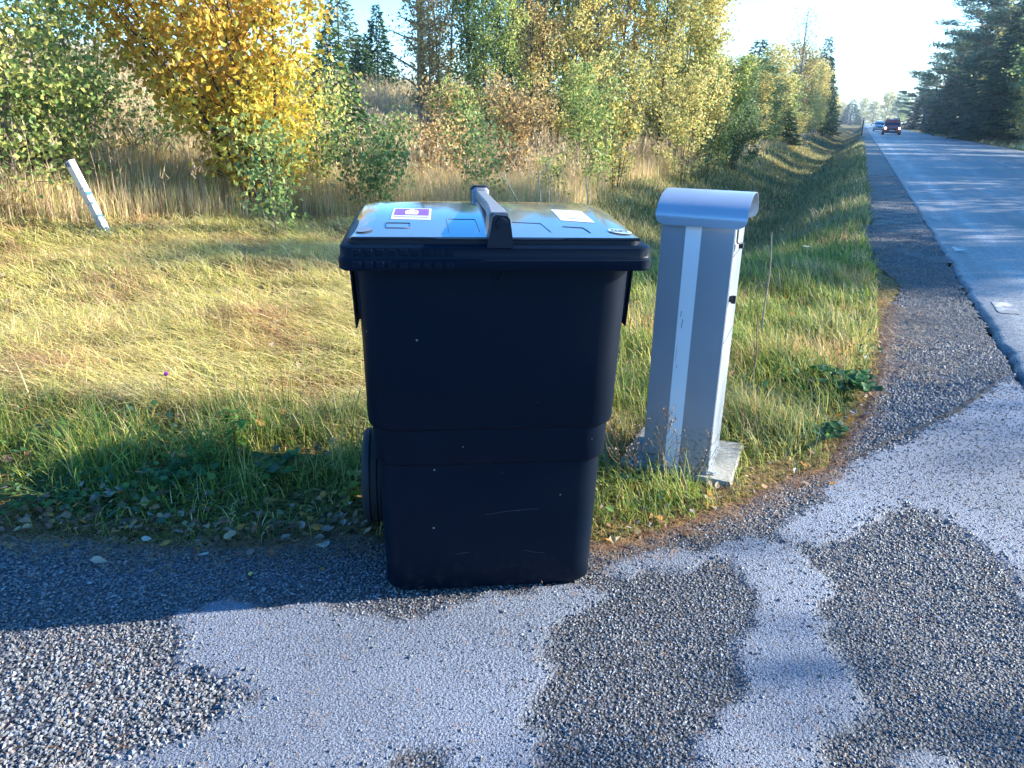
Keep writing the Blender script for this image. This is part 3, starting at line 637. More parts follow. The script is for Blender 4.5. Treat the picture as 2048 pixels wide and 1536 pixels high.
# ================================================================= NEWSPAPER / PARCEL BOX
def metal_mat(name, base, rough, grain=True):
    m = mat(name, base, rough, metal=.35, spec=.5); t = m.node_tree; b = t.nodes['Principled BSDF']; L = t.links
    tc = t.nodes.new('ShaderNodeTexCoord')
    n = t.nodes.new('ShaderNodeTexNoise'); n.inputs['Scale'].default_value = 5; n.inputs['Detail'].default_value = 8; L.new(tc.outputs['Object'], n.inputs['Vector'])
    r = t.nodes.new('ShaderNodeMapRange'); r.inputs[3].default_value = .86; r.inputs[4].default_value = 1.12; L.new(n.outputs['Fac'], r.inputs[0])
    mx = t.nodes.new('ShaderNodeMixRGB'); mx.blend_type = 'MULTIPLY'; mx.inputs[0].default_value = 1; mx.inputs[1].default_value = (*base, 1); L.new(r.outputs[0], mx.inputs[2])
    # dirt splashes towards the foot
    sp = t.nodes.new('ShaderNodeSeparateXYZ'); L.new(tc.outputs['Object'], sp.inputs[0])
    mr = t.nodes.new('ShaderNodeMapRange'); mr.inputs[1].default_value = .22; mr.inputs[2].default_value = .0; L.new(sp.outputs[2], mr.inputs[0])
    n2 = t.nodes.new('ShaderNodeTexNoise'); n2.inputs['Scale'].default_value = 60; n2.inputs['Detail'].default_value = 8; L.new(tc.outputs['Object'], n2.inputs['Vector'])
    cr = t.nodes.new('ShaderNodeMapRange'); cr.inputs[1].default_value = .52; cr.inputs[2].default_value = .62; L.new(n2.outputs['Fac'], cr.inputs[0])
    mu = t.nodes.new('ShaderNodeMath'); mu.operation = 'MULTIPLY'; L.new(mr.outputs[0], mu.inputs[0]); L.new(cr.outputs[0], mu.inputs[1])
    m2 = t.nodes.new('ShaderNodeMixRGB'); m2.inputs[2].default_value = (.13, .11, .08, 1); L.new(mu.outputs[0], m2.inputs[0]); L.new(mx.outputs[0], m2.inputs[1])
    L.new(m2.outputs[0], b.inputs['Base Color'])
    f = t.nodes.new('ShaderNodeTexNoise'); f.inputs['Scale'].default_value = 700; L.new(tc.outputs['Object'], f.inputs['Vector'])
    bp = t.nodes.new('ShaderNodeBump'); bp.inputs['Strength'].default_value = .15; bp.inputs['Distance'].default_value = .0006; L.new(f.outputs['Fac'], bp.inputs['Height']); L.new(bp.outputs[0], b.inputs['Normal'])
    return m
M_BOX = metal_mat("grey_lacquered_steel", (.31, .345, .40), .40)
M_HOOD = metal_mat("hood_steel", (.37, .42, .50), .34)
M_TAPE = mat("reflective_tape", (.80, .84, .88), .3, metal=.0, bump=(300, .2, .0005))
M_CONC = mat("concrete", (.30, .28, .24), .85, noise=(9, (.14, .14, .11), .4, .75), bump=(70, .8, .004))
M_BLACK = mat("black_metal", (.012, .012, .013), .45)
slab = Geo(); MZ = radians(-22)
mbx = empty("post_box", (.502, 2.65, .028), rot=(radians(.3), radians(-.2), MZ))
tag(mbx, "tall slim grey steel newspaper box with curved hood and pale reflective stripe", "mailbox")
W_, D_, H_ = .246, .285, .93
g = Geo(); g.box(0, W_, 0, D_, 0, H_); cab = g.build("cabinet", M_BOX, mbx, bevel=.003)
g = Geo(); g.box(.083, .136, -.0012, .0, .004, .908); g.build("reflective_stripe", M_TAPE, mbx)
g = Geo()    # scuffs on the stripe
for p in ((.092, .585, .004, .02), (.098, .545, .005, .03), (.094, .395, .003, .012), (.089, .42, .002, .05)):
    g.add([(p[0], -.0018, p[1]), (p[0]+p[2]*.4, -.0018, p[1]-.002), (p[0]+p[2], -.0018, p[1]+p[3]), (p[0]+p[2]*.5, -.0018, p[1]+p[3]+.002)], [(0, 1, 2, 3)])
tag(g.build("scuff_marks", mat("scuff", (.16, .19, .26), .6), cab), kind='stuff')
# hood: bent sheet, profile in y-z, swept along x
hp = []
hy0, hy1 = -.030, .312; r0 = (hy1-hy0)/2; cz = .935
hp.append((hy0+.001, .902)); hp.append((hy0, .932))
for k in range(1, 24):
    a = pi - pi*k/24; hp.append((hy0+r0+r0*cos(a), .932+.076*sin(a)**1.12))
hp.append((hy1, .932)); hp.append((hy1-.001, .902))
hx0, hx1 = -.017, .283
def hood_x(idx, side):   # rounded lower corners
    return 0
g = Geo(); th_ = .0022; cen = (hy0+r0, .93)
nseg = len(hp); xs_ = np.linspace(hx0, hx1, 13)
rows = []
# insert extra rows in flanges to round the corners
def prof_pts():
    pts = []
    for t in np.linspace(0, 1, 6)[:-1]: pts.append((hp[0][0]+(hp[1][0]-hp[0][0])*t, hp[0][1]+(hp[1][1]-hp[0][1])*t, (1-t)*.030))
    for q in hp[1:-1]: pts.append((q[0], q[1], -1))
    for t in np.linspace(0, 1, 6)[1:]: pts.append((hp[-2][0]+(hp[-1][0]-hp[-2][0])*t, hp[-2][1]+(hp[-1][1]-hp[-2][1])*t, t*.030))
    return pts
PP = prof_pts(); cr = .030
V = []
for off in (0, th_):
    for (y, z, d) in PP:
        # d = how far above-below the start of the corner radius
        if d >= 0: ins = cr-math.sqrt(max(cr*cr-d*d, 0))
        else: ins = 0
        dy = (cen[0]-y); dz = (cen[1]-z) if d < 0 else 0; L_ = math.hypot(dy, dz)+1e-6
        for x in np.linspace(hx0+ins, hx1-ins, 9): V.append((x, y+dy/L_*off, z+dz/L_*off))
mP = len(PP); i, j = np.meshgrid(np.arange(8), np.arange(mP-1)); a = j*9+i; o_ = mP*9
g.add(V, np.concatenate([np.stack([a, a+1, a+10, a+9], -1).reshape(-1, 4), np.stack([a+o_, a+9+o_, a+10+o_, a+1+o_], -1).reshape(-1, 4)]))
E_ = []
for jj in range(mP-1):
    E_.append((jj*9, (jj+1)*9, (jj+1)*9+o_, jj*9+o_)); E_.append((jj*9+8, jj*9+8+o_, (jj+1)*9+8+o_, (jj+1)*9+8))
for ii in range(8):
    E_.append((ii, ii+o_, ii+1+o_, ii+1)); b0 = (mP-1)*9+ii; E_.append((b0, b0+1, b0+1+o_, b0+o_))
g.add(V, E_)
hood = g.build("hood", M_HOOD, mbx); smooth_angle(hood, 30)
g = Geo(); g.box(.012, W_-.012, .02, D_-.02, .931, .96)  ; g.build("hood_support", M_BOX, mbx, bevel=.002)
# door side (right): seams, slanted handle, lock, label
X1 = W_
g = Geo(); g.box(X1-.001, X1+.0012, .006, D_-.006, .805, .8075); g.box(X1-.001, X1+.0012, .006, D_-.006, .5, .5018); g.box(X1-.001, X1+.001, .004, .0055, .02, .93); g.build("door_seam", M_BLACK, cab)
g = Geo(); g.tube([(X1+.006, .012, .93), (X1+.007, .012, .86), (X1+.008, .016, .853), (X1+.016, .03, .848), (X1+.02, .05, .842)], [.0028, .0028, .003, .003, .004], 8)
g.box(X1+.012, X1+.026, .034, .064, .832, .848); g.build("handle", M_BLACK, mbx, bevel=.0015)
lk = Geo(); lk.cyl((X1, .045, .655), (X1+.014, .045, .655), .011, n=18); lk.box(X1+.006, X1+.022, .041, .049, .640, .668); lk.build("lock", M_BLACK, mbx, bevel=.001)
g = Geo(); g.add([(X1+.0018, .11, .852), (X1+.0018, .19, .852), (X1+.0018, .19, .915), (X1+.0018, .11, .915)], [(0, 1, 2, 3)]); lb = g.build("name_label", M_WHITE, mbx)
g = Geo(); yy = .118
for l in (.008, .012, .008, .01, .009):
    g.add([(X1+.0026, yy, .87), (X1+.0026, yy+l*.35, .87), (X1+.0026, yy+l*.35, .90), (X1+.0026, yy, .90)], [(0, 1, 2, 3)]); g.add([(X1+.0026, yy, .883), (X1+.0026, yy+l, .883), (X1+.0026, yy+l, .888), (X1+.0026, yy, .888)], [(0, 1, 2, 3)]); yy += l+.004
g.build("lettering", mat("brown_print", (.20, .10, .03), .5), lb)
g = Geo(); g.box(-.004, W_+.004, -.004, D_+.004, -.001, .006); g.build("foot_flange", M_BOX, mbx, bevel=.001)
g = Geo(); g.cyl((W_+.016, .018, 0), (W_+.016, .018, .010), .011, n=6); g.cyl((W_+.016, .018, 0), (W_+.016, .018, .003), .016, n=18); g.build("anchor_bolt", mat("zinc", (.5, .5, .5), .35, metal=.8), mbx)
# concrete slab
g = Geo(); V = []; nx_, ny_ = 20, 20
sx0, sx1, sy0, sy1 = -.085, .335, -.03, .36
for zz, ins in ((-.075, 0), (-.008, 0), (0, .006)):
    pts = [(x, sy0+ins) for x in np.linspace(sx0+ins, sx1-ins, nx_)]+[(sx1-ins, y) for y in np.linspace(sy0+ins, sy1-ins, ny_)[1:]]+[(x, sy1-ins) for x in np.linspace(sx1-ins, sx0+ins, nx_)[1:]]+[(sx0+ins, y) for y in np.linspace(sy1-ins, sy0+ins, ny_)[1:-1]]
    V.append([(x+random.uniform(-.003, .003), y+random.uniform(-.003, .003), zz+random.uniform(-.0008, .0008)) for x, y in pts])
m = len(V[0]); g.add(sum(V, []), [(q*m+k, q*m+(k+1) % m, (q+1)*m+(k+1) % m, (q+1)*m+k) for q in range(2) for k in range(m)]); g.add(V[2], [tuple(range(m))])
sb = g.build("concrete_slab", M_CONC); sb.location = (.502, 2.65, .029); sb.rotation_euler = (0, 0, MZ)
tag(sb, "rough pale concrete slab under the grey newspaper box, edges in grass", "slab")

# ================================================================= LEANING GALVANISED POST
pb = np.array([-3.93, 7.42, -.03]); pt = np.array([-4.22, 7.42, .745])
d = Vector(pt-pb); q = Vector((0, 0, 1)).rotation_difference(d.normalized())
po = empty("leaning_post", tuple(pb)); po.rotation_mode = 'QUATERNION'; po.rotation_quaternion = q @ Matrix.Rotation(radians(-35), 3, 'Z').to_quaternion()
tag(po, "white galvanised metal channel post leaning left in the mown grass", "post")
M_GALV = mat("galvanised", (.62, .63, .64), .4, metal=.3, noise=(8, (.48, .49, .50), .4, .7)); M_DK = mat("hole_dark", (.03, .03, .03), .8)
g = Geo(); L_ = d.length
for x0, x1, y0, y1 in ((-.050, .050, -.003, .0), (-.050, -.046, 0, .05), (.046, .050, 0, .05)): g.box(x0, x1, y0, y1, 0, L_)
ch = g.build("channel", M_GALV, po, bevel=.001)
for z in (.12, .27, .42, .57):
    g = Geo(); g.cyl((0, -.0045, z), (0, -.0025, z), .006, n=12); g.build("bolt_hole", M_DK, ch)
g = Geo(); g.cyl((.024, -.0045, .075), (.024, -.0025, .075), .013, n=3); g.build("notch", M_DK, ch)
g = Geo(); t = np.linspace(-.5, pi+.2, 12); g.tube(np.stack([-.012+.024*np.cos(t), np.full(12, -.008), L_-.03+.03*np.sin(t)], -1), .008, 8)
g.build("top_shackle", mat("grey_steel", (.16, .16, .17), .5), po, smooth=True)
g = Geo(); loft(g, [(L_-.005, .054, -.012, .055, .012), (L_+.006, .054, -.012, .055, .012)]); g.build("top_cap", M_GALV, po)

# ================================================================= CARS
M_GLASS = mat("car_glass", (.02, .035, .06), .08, spec=.8); M_TYRE = mat("tyre", (.015, .015, .016), .8); M_RIM = mat("wheel_rim", (.35, .36, .38), .35, metal=.7)
M_LAMP = mat("lit_headlamp", (.9, .9, .85), .2, emis=((1, .93, .78), 9.0)); M_LAMPOFF = mat("headlamp", (.7, .72, .75), .15)
M_PLATE = mat("plate_white", (.7, .7, .7), .4); M_TRIM = mat("car_trim", (.02, .02, .022), .5)
def car(name, label, paint, u, s, wd, ht, ln, lit, rails):
    x, y = xy(u, s); r = empty(name, (x, y, float(rz(u))), -TH); tag(r, label, "car")
    h = wd/2; g = Geo()   # front faces -y (towards the camera)
    secs = [(.0, .80, .40, .66), (.10, .94, .25, .80), (.9, .97, .20, .95), (1.25, .98, .20, 1.02), (2.6, 1.0, .20, 1.05), (ln-.5, .98, .22, 1.05), (ln, .90, .35, .98)]
    V = []
    for (yy, k, z0, z1) in secs:
        hh = h*k; zz0 = z0; V += [(-hh*.92, yy, zz0), (hh*.92, yy, zz0), (hh, yy, zz0+.2), (hh*.985, yy, z1-.12), (hh*.90, yy, z1), (-hh*.90, yy, z1), (-hh*.985, yy, z1-.12), (-hh, yy, zz0+.2)]
    m = 8; g.add(V, [(i*m+k, i*m+(k+1) % m, (i+1)*m+(k+1) % m, (i+1)*m+k) for i in range(len(secs)-1) for k in range(m)]); g.add(V[:8], [tuple(range(7, -1, -1))]); g.add(V[-8:], [tuple(range(8))])
    # cabin
    cab_ = [(1.15, .86, 1.0), (1.75, .74, ht-.06), (2.05, .73, ht), (ln-1.0, .73, ht), (ln-.45, .76, ht-.10), (ln-.15, .86, 1.02)]
    V = []
    for yy, k, z in cab_: V += [(-h*k, yy, z), (h*k, yy, z)]
    V2 = [(-h*.93, 1.15, .98), (h*.93, 1.15, .98), (-h*.93, ln-.15, .98), (h*.93, ln-.15, .98)]
    g.add(V, [(2*i, 2*i+1, 2*i+3, 2*i+2) for i in range(5)]); 
    body_ = g.build("body", paint, r, bevel=.04)
    for sx in (-1, 1):
        g = Geo(); A = [(sx*h*.93, 1.2, 1.0), (sx*h*.745, 1.78, ht-.07), (sx*h*.735, 2.05, ht-.01), (sx*h*.735, ln-1.0, ht-.01), (sx*h*.765, ln-.45, ht-.11), (sx*h*.93, ln-.2, 1.0)]
        g.add(A, [tuple(range(6))]); g.build("side_window", M_GLASS, r)
    g = Geo(); g.add([(-h*.80, 1.17, 1.035), (h*.80, 1.17, 1.035), (h*.69, 1.73, ht-.095), (-h*.69, 1.73, ht-.095)], [(0, 1, 2, 3)]); g.build("windscreen", M_GLASS, r)
    for sx in (-1, 1):
        g = Geo(); g.cyl((sx*h*.74, -.005, .70), (sx*h*.74, .06, .70), .085, n=18); hl = g.build("headlight", M_LAMP if lit else M_LAMPOFF, r)
        hl.scale = (1.0, 1, 1)
        g = Geo(); g.box(sx*h*1.02-.02, sx*h*1.02+.14*sx, 1.3, 1.4, 1.0, 1.16) if sx > 0 else g.box(-h*1.02-.14, -h*1.02+.02, 1.3, 1.4, 1.0, 1.16); g.build("mirror", M_TRIM, r, bevel=.02)
        for yy in (.85, ln-.85):
            g = Geo(); g.cyl((sx*(h-.20), yy, .32), (sx*(h-.005), yy, .32), .32, n=28); wh = g.build("wheel", M_TYRE, r, bevel=.02)
            g = Geo(); g.cyl((sx*(h-.02), yy, .32), (sx*(h+.004), yy, .32), .2, n=20); g.build("rim", M_RIM, wh)
    g = Geo(); g.box(-h*.42, h*.42, -.012, .05, .55, .68); g.build("grille", M_TRIM, r)
    g = Geo(); g.box(-.26, .26, -.02, .04, .40, .51); g.build("number_plate", M_PLATE, r)
    g = Geo(); g.box(-h*.80, h*.80, -.03, .12, .24, .37); g.build("bumper", M_TRIM, r, bevel=.02)
    if rails:
        for sx in (-1, 1):
            g = Geo(); g.tube([(sx*h*.66, 1.9, ht), (sx*h*.66, 2.0, ht+.07), (sx*h*.66, ln-1.1, ht+.07), (sx*h*.66, ln-1.0, ht)], .018, 6); g.build("roof_rail", M_TRIM, r)
        for yb in (2.2, 3.0): g = Geo(); g.box(-h*.72, h*.72, yb, yb+.08, ht+.06, ht+.10); g.build("roof_bar", M_TRIM, r)
M_RED = mat("red_car_paint", (.60, .07, .03), .3, coat=.7); M_SILV = mat("silver_car_paint", (.45, .50, .55), .3, metal=.5, coat=.5)
car("oncoming_car", "dark red oncoming estate car with both headlights lit and roof bars, on the road", M_RED, 3.05, 97, 1.85, 1.66, 4.5, True, True)
car("oncoming_car", "silver car following behind the red one on the far road", M_SILV, 2.5, 134, 1.8, 1.46, 4.5, False, False)
# distant dark delineator post
x, y = xy(.05, 88); pr_ = empty("delineator_post", (x, y, 0)); tag(pr_, "slim dark roadside marker post far off at the left road edge", "marker post")
g = Geo(); g.box(-.05, .05, -.03, .03, -.1, 1.7); g.build("pole", M_TRIM, pr_); g = Geo(); g.box(-.04, .04, -.036, -.03, 1.45, 1.6); g.build("reflector", M_WHITE, pr_)
# ================================================================= GRASS
def blades(g, x, y, z, h, w, lean, col, seg=3, az=None, tipcol=None, curl=1.0):
    n = len(x)
    if n == 0: return
    az = RNG.uniform(0, 2*pi, n) if az is None else az
    f = az+RNG.uniform(-.9, .9, n)+pi/2                      # blade facing
    fx, fy = np.cos(f), np.sin(f); dx, dy = np.cos(az), np.sin(az)
    t = np.linspace(0, 1, seg+1)
    V = np.zeros((n, 2*seg+1, 3)); k = 0
    for q, tt in enumerate(t):
        ang = lean*(tt**curl)                      # bends progressively
        hx = h*tt*np.sin(ang*.75); hz = h*tt*np.cos(ang*.75)
        cx = x+dx*hx; cy = y+dy*hx; cz = z+np.maximum(hz, .002)
        ww = w*(1-tt**1.6)*.5
        if q < seg:
            V[:, k] = np.stack([cx-fx*ww, cy-fy*ww, cz], -1); V[:, k+1] = np.stack([cx+fx*ww, cy+fy*ww, cz], -1); k += 2
        else: V[:, k] = np.stack([cx, cy, cz], -1); k += 1
    m = 2*seg+1; off = np.arange(n)[:, None]*m
    C = np.repeat(col[:, None], m, 1)
    if tipcol is not None:
        tt = np.repeat(t, 2)[:m][None, :, None]; C = C*(1-tt)+tipcol[:, None]*tt
    Vf = V.reshape(-1, 3); Cf = C.reshape(-1, 3)
    if seg > 1:
        Q = np.array([(2*q, 2*q+1, 2*q+3, 2*q+2) for q in range(seg-1)])
        g.add(Vf, (Q[None]+off[:, None]).reshape(-1, 4), Cf)
        g.F.append((np.array([(m-3, m-2, m-1)])[None]+off[:, None]).reshape(-1, 3)+g.n-len(Vf))
    else:
        g.add(Vf, (np.array([(0, 1, 2)])[None]+off[:, None]).reshape(-1, 3), Cf)
PAL = dict(
    straw=[(.66, .52, .24), (.76, .63, .32), (.54, .41, .17), (.60, .51, .20), (.46, .33, .15)],
    gold=[(.58, .50, .14), (.48, .46, .12), (.64, .52, .17), (.36, .37, .08), (.52, .36, .13)],
    green=[(.09, .17, .025), (.13, .22, .035), (.20, .28, .05), (.07, .13, .03), (.30, .32, .07)],
    lime=[(.25, .34, .05), (.35, .40, .07), (.18, .28, .04), (.45, .42, .08), (.5, .4, .1)],
    dull=[(.22, .24, .13), (.34, .30, .18), (.15, .19, .08), (.42, .35, .22), (.13, .17, .07)],
    dry=[(.66, .49, .31), (.76, .60, .40), (.54, .38, .23), (.44, .29, .17), (.62, .50, .28)])
def pick(name, n, var=.18):
    p = np.array(PAL[name]); c = p[RNG.integers(0, len(p), n)]; return np.clip(c*RNG.uniform(1-var, 1+var, (n, 1)), 0, .85)
def mixpal(a, b, f, n):
    A = pick(a, n); B = pick(b, n); return np.where((RNG.random(n) < f)[:, None], B, A)
def sample(r0, r1, dens, half=44):
    n = int(dens*radians(half)*(r1*r1-r0*r0))
    r = np.sqrt(RNG.uniform(r0*r0, r1*r1, n)); a = RNG.uniform(-radians(half), radians(half), n)
    return r*np.sin(a), r*np.cos(a)
def tallzone(x, y):      # unmown, tall dry growth behind the mown strip
    u, s = us(x, y); b = np.interp(x, [-9, -5.2, -4.1, -2.8, -1.5, 0, 2, 6], [6.2, 7.0, 8.0, 9.2, 9.6, 10.4, 13.5, 22])+.35*vnoise(x, y, 1.3, 2)
    return (y > b) & (u < -3.9-.3*np.sin(s*.5))
gm = Geo(); gt = Geo(); gv = Geo(); gd = Geo()
rings = [(2.0, 3.4, 11500), (3.4, 5.2, 6500), (5.2, 8, 3600), (8, 12, 1700), (12, 19, 700), (19, 32, 240), (32, 60, 62), (60, 130, 9)]
for r0, r1, dn in rings:
    x, y = sample(r0, r1, dn); u, s = us(x, y); r = np.hypot(x, y)
    ok = in_grass(x, y) & ~((u > .3) & (u < 8.7))
    # keep the slab, bin and box footprint clear
    lx = (x-.502)*cos(MZ)+(y-2.65)*sin(MZ); ly = -(x-.502)*sin(MZ)+(y-2.65)*cos(MZ)
    ok &= ~((lx > -.09) & (lx < .34) & (ly > -.045) & (ly < .365)); ok &= ~((lx > -.05) & (lx < .36) & (ly > -.16) & (ly <= -.04) & (RNG.random(len(x)) < .62))
    bx = (x+.056)*cos(BZ)+(y-1.875)*sin(BZ); by = -(x+.056)*sin(BZ)+(y-1.875)*cos(BZ)
    ok &= ~((np.abs(bx) < .30) & (by > -.02) & (by < .55))
    ok &= ~((bx > -.45) & (bx < -.33) & (by > .2) & (by < .55) & (RNG.random(len(x)) < .9))
    x, y, u, s, r = x[ok], y[ok], u[ok], s[ok], r[ok]
    z = zg(x, y); n = len(x); sc = np.clip(r/3.0, 1, 12); seg = 3 if r0 < 8 else 2
    wid = .0030*sc**.85
    edge = y-yedge(x); tall = tallzone(x, y)
    verge = (x > .38+.1*np.sin(y*2)) & ~tall & (u > -1.9) & (s < 11)          # around the box and right verge
    front = (~verge) & (x < .6) & (edge < .95+.16*vnoise(x, y, 2.2, 3)) & (u < .3)
    ditch = (~verge) & ~tall & (u > -5.2) & (s > 6.0) & (x > .8)
    mown = ~(tall | verge | front | ditch | (u > 8))
    # --- mown, matted field: cut straw lying criss-cross in swaths, short stubble, greener regrowth
    m = mown; k = m.sum(); a = vnoise(x[m], y[m], 1.15, 5)
    layaz = 2.9+1.1*vnoise(x[m], y[m], .8, 9)+RNG.normal(0, .75, k)
    st = sst(-.25, .45, a+RNG.normal(0, .25, k)); flat = RNG.random(k) < .38+.35*st
    c = mixpal('gold', 'straw', .55, k); gsel = ~flat & (RNG.random(k) < .55*(1-st)+.12); c[gsel] = pick('lime', gsel.sum())
    br_ = (vnoise(x[m], y[m], 2.1, 12)+RNG.normal(0, .2, k) > .30) & (RNG.random(k) < .6); c[br_] = pick('dry', br_.sum())*(.8, .62, .5)
    dk = (vnoise(x[m], y[m], 3.7, 19)+RNG.normal(0, .12, k) > .62); c[dk] *= .45
    c[flat & ~br_] *= 1.12
    cl = 1+.55*vnoise(x[m], y[m], 2.6, 1)+.3*vnoise(x[m], y[m], 7, 3)
    hgt = np.where(flat, RNG.uniform(.06, .22, k), RNG.uniform(.03, .10, k)*np.clip(cl, .35, 2))*np.clip(sc[m], 1, 1.5)
    lean = np.where(flat, RNG.uniform(1.75, 2.12, k), np.abs(RNG.normal(.8, .5, k)))
    lift = np.where(flat, RNG.uniform(0, .055, k)*np.clip(cl, .3, 1.6), -.004)
    keep = RNG.random(k) < np.where(flat, 1, np.clip(.85+.3*a, .4, 1))*np.where(dk, .55, 1)
    q = keep
    blades(gm, x[m][q], y[m][q], (z[m]+lift)[q], hgt[q], (wid[m]*RNG.uniform(.55, 1.2, k))[q], lean[q], c[q], seg, np.where(flat, layaz, RNG.uniform(0, 2*pi, k))[q], curl=.25)
    # --- green front strip
    m = front; k = m.sum(); e = edge[m]; dens_ok = RNG.random(k) < np.clip(.22+e*1.5, 0, 1)
    idx = np.where(m)[0][dens_ok]; k = len(idx); e = edge[idx]
    c = mixpal('green', 'lime', .30, k); dsel = RNG.random(k) < np.clip(.12+.35*sst(.45, .95, e)+.3*(vnoise(x[idx], y[idx], 3, 5) > .4), 0, 1); c[dsel] = mixpal('straw', 'gold', .6, dsel.sum())
    tn = vnoise(x[idx], y[idx], 4.3, 7); kp = RNG.random(k) < np.clip(.55+.75*tn+.25*vnoise(x[idx], y[idx], 11, 4), .12, 1); idx = idx[kp]; k = len(idx); e = e[kp]; c = c[kp]; tn = tn[kp]
    hgt = RNG.uniform(.02, .075, k)+.20*sst(.05, .45, e)*RNG.random(k)**1.8*np.clip(.75+.8*tn, .2, 1.6)
    blades(gv, x[idx], y[idx], z[idx]-.005, np.maximum(hgt, .02), wid[idx]*RNG.uniform(.7, 1.9, k), RNG.uniform(.2, 2.1, k), c, seg, curl=.9)
    # --- verge tussocks
    m = verge; idx = np.where(m)[0]; tn = vnoise(x[idx], y[idx], 3.1, 21); keep = RNG.random(len(idx)) < np.clip(.25+edge[idx]*2.2+(u[idx] < -.2)*.5, 0, 1)*np.clip(.62+.6*tn, .22, 1)
    idx = idx[keep]; tn = tn[keep]; k = len(idx)
    c = mixpal('green', 'lime', .42, k); f = sst(.0, .6, vnoise(x[idx], y[idx], 1.7, 31)); dsel = RNG.random(k) < .22+.45*f; c[dsel] = mixpal('dull', 'gold', .6, dsel.sum())
    hgt = (RNG.uniform(.04, .17, k)+.22*np.clip(tn, 0, 1)*RNG.random(k))*sst(-.05, .35, edge[idx]+.06)
    og = (vnoise(x[idx], y[idx], 2.3, 41)+RNG.normal(0, .2, k) > .45) & (RNG.random(k) < .7); c[og] = pick('dry', og.sum())*(1.0, .85, .6)
    blades(gv, x[idx], y[idx], z[idx]-.006, np.maximum(hgt, .03), wid[idx]*RNG.uniform(.7, 1.6, k), RNG.uniform(.2, 2.1, k), c, seg, az=2.6+1.8*vnoise(x[idx], y[idx], 6, 8)+RNG.normal(0, 1., k), curl=1.0)
    # --- ditch banks
    m = ditch; idx = np.where(m)[0]; k = len(idx); c = mixpal('dull', 'green', .38, k); dsel = RNG.random(k) < .18+.25*sst(-2.2, -4, u[idx]); c[dsel] = pick('straw', dsel.sum())
    blades(gd, x[idx], y[idx], z[idx]-.01, RNG.uniform(.05, .17, k)*np.clip(sc[idx], 1, 2.2)**.6*(1+.4*vnoise(x[idx], y[idx], 1.3, 4)), wid[idx]*RNG.uniform(.7, 1.4, k), RNG.uniform(.3, 1.8, k), c, seg, curl=.9)
    # --- tall dry growth
    m = tall; idx = np.where(m)[0]; k = len(idx); c = mixpal('dry', 'straw', .3, k); gsel = RNG.random(k) < .12; c[gsel] = pick('lime', gsel.sum())
    sh = np.clip(s[idx]*0+1, 0, 1)
    hgt = RNG.uniform(.22, .62, k)*(1+.3*vnoise(x[idx], y[idx], .8, 6))
    blades(gt, x[idx], y[idx], z[idx]-.02, hgt, wid[idx]*RNG.uniform(.6, 1.1, k), np.abs(RNG.normal(.25, .35, k)), c, seg, curl=1.5)
    # --- far side of the road
    m = (u > 8.6); idx = np.where(m)[0]; k = len(idx); c = mixpal('dull', 'straw', .4, k)
    blades(gd, x[idx], y[idx], z[idx]-.01, RNG.uniform(.15, .5, k), wid[idx]*1.2, RNG.uniform(.2, 1.0, k), c, 2)
tag(gm.build("mown_grass", M_GRASS, color=True), kind='stuff'); tag(gv.build("verge_grass", M_GRASS, color=True), kind='stuff')
tag(gd.build("ditch_grass", M_GRASS, color=True), kind='stuff'); tag(gt.build("tall_dry_grass", M_GRASS, color=True), kind='stuff')
# long straws lying on the mown field
g = Geo()
N = 5200; x, y = sample(2.6, 9, 70, 44); x = x[:N]; y = y[:N]; u, s = us(x, y); ok = (u < -1.2) & ~tallzone(x, y) & (y-yedge(x) > .7); x, y = x[ok], y[ok]; k = len(x)
blades(g, x, y, zg(x, y)+.03, RNG.uniform(.15, .38, k), np.full(k, .003)*np.clip(np.hypot(x, y)/4, 1, 2), RNG.uniform(1.7, 2.05, k), pick('straw', k)*1.1, 3, RNG.normal(2.9, .8, k), curl=.15)
tag(g.build("loose_straw", M_GRASS, color=True), kind='stuff')
# feathery tall heads in the dry growth
g = Geo(); x, y = sample(8, 26, 26, 40); u, s = us(x, y); ok = tallzone(x, y); x, y = x[ok], y[ok]; k = len(x); z = zg(x, y)
h = RNG.uniform(.5, 1.0, k); az = RNG.uniform(0, 2*pi, k); blades(g, x, y, z, h, np.full(k, .006)*np.clip(np.hypot(x, y)/10, 1, 2.4), np.abs(RNG.normal(.15, .15, k)), pick('dry', k)*.9, 2, az)
for q in range(6):
    xx = x+RNG.normal(0, .02, k); yy = y+RNG.normal(0, .02, k); blades(g, xx, yy, z+h*RNG.uniform(.75, .95, k), RNG.uniform(.05, .12, k), np.full(k, .014), RNG.uniform(.2, 1.4, k), pick('dry', k)*1.1, 1)
tag(g.build("feathery_dry_stalks", M_GRASS, color=True), kind='stuff')

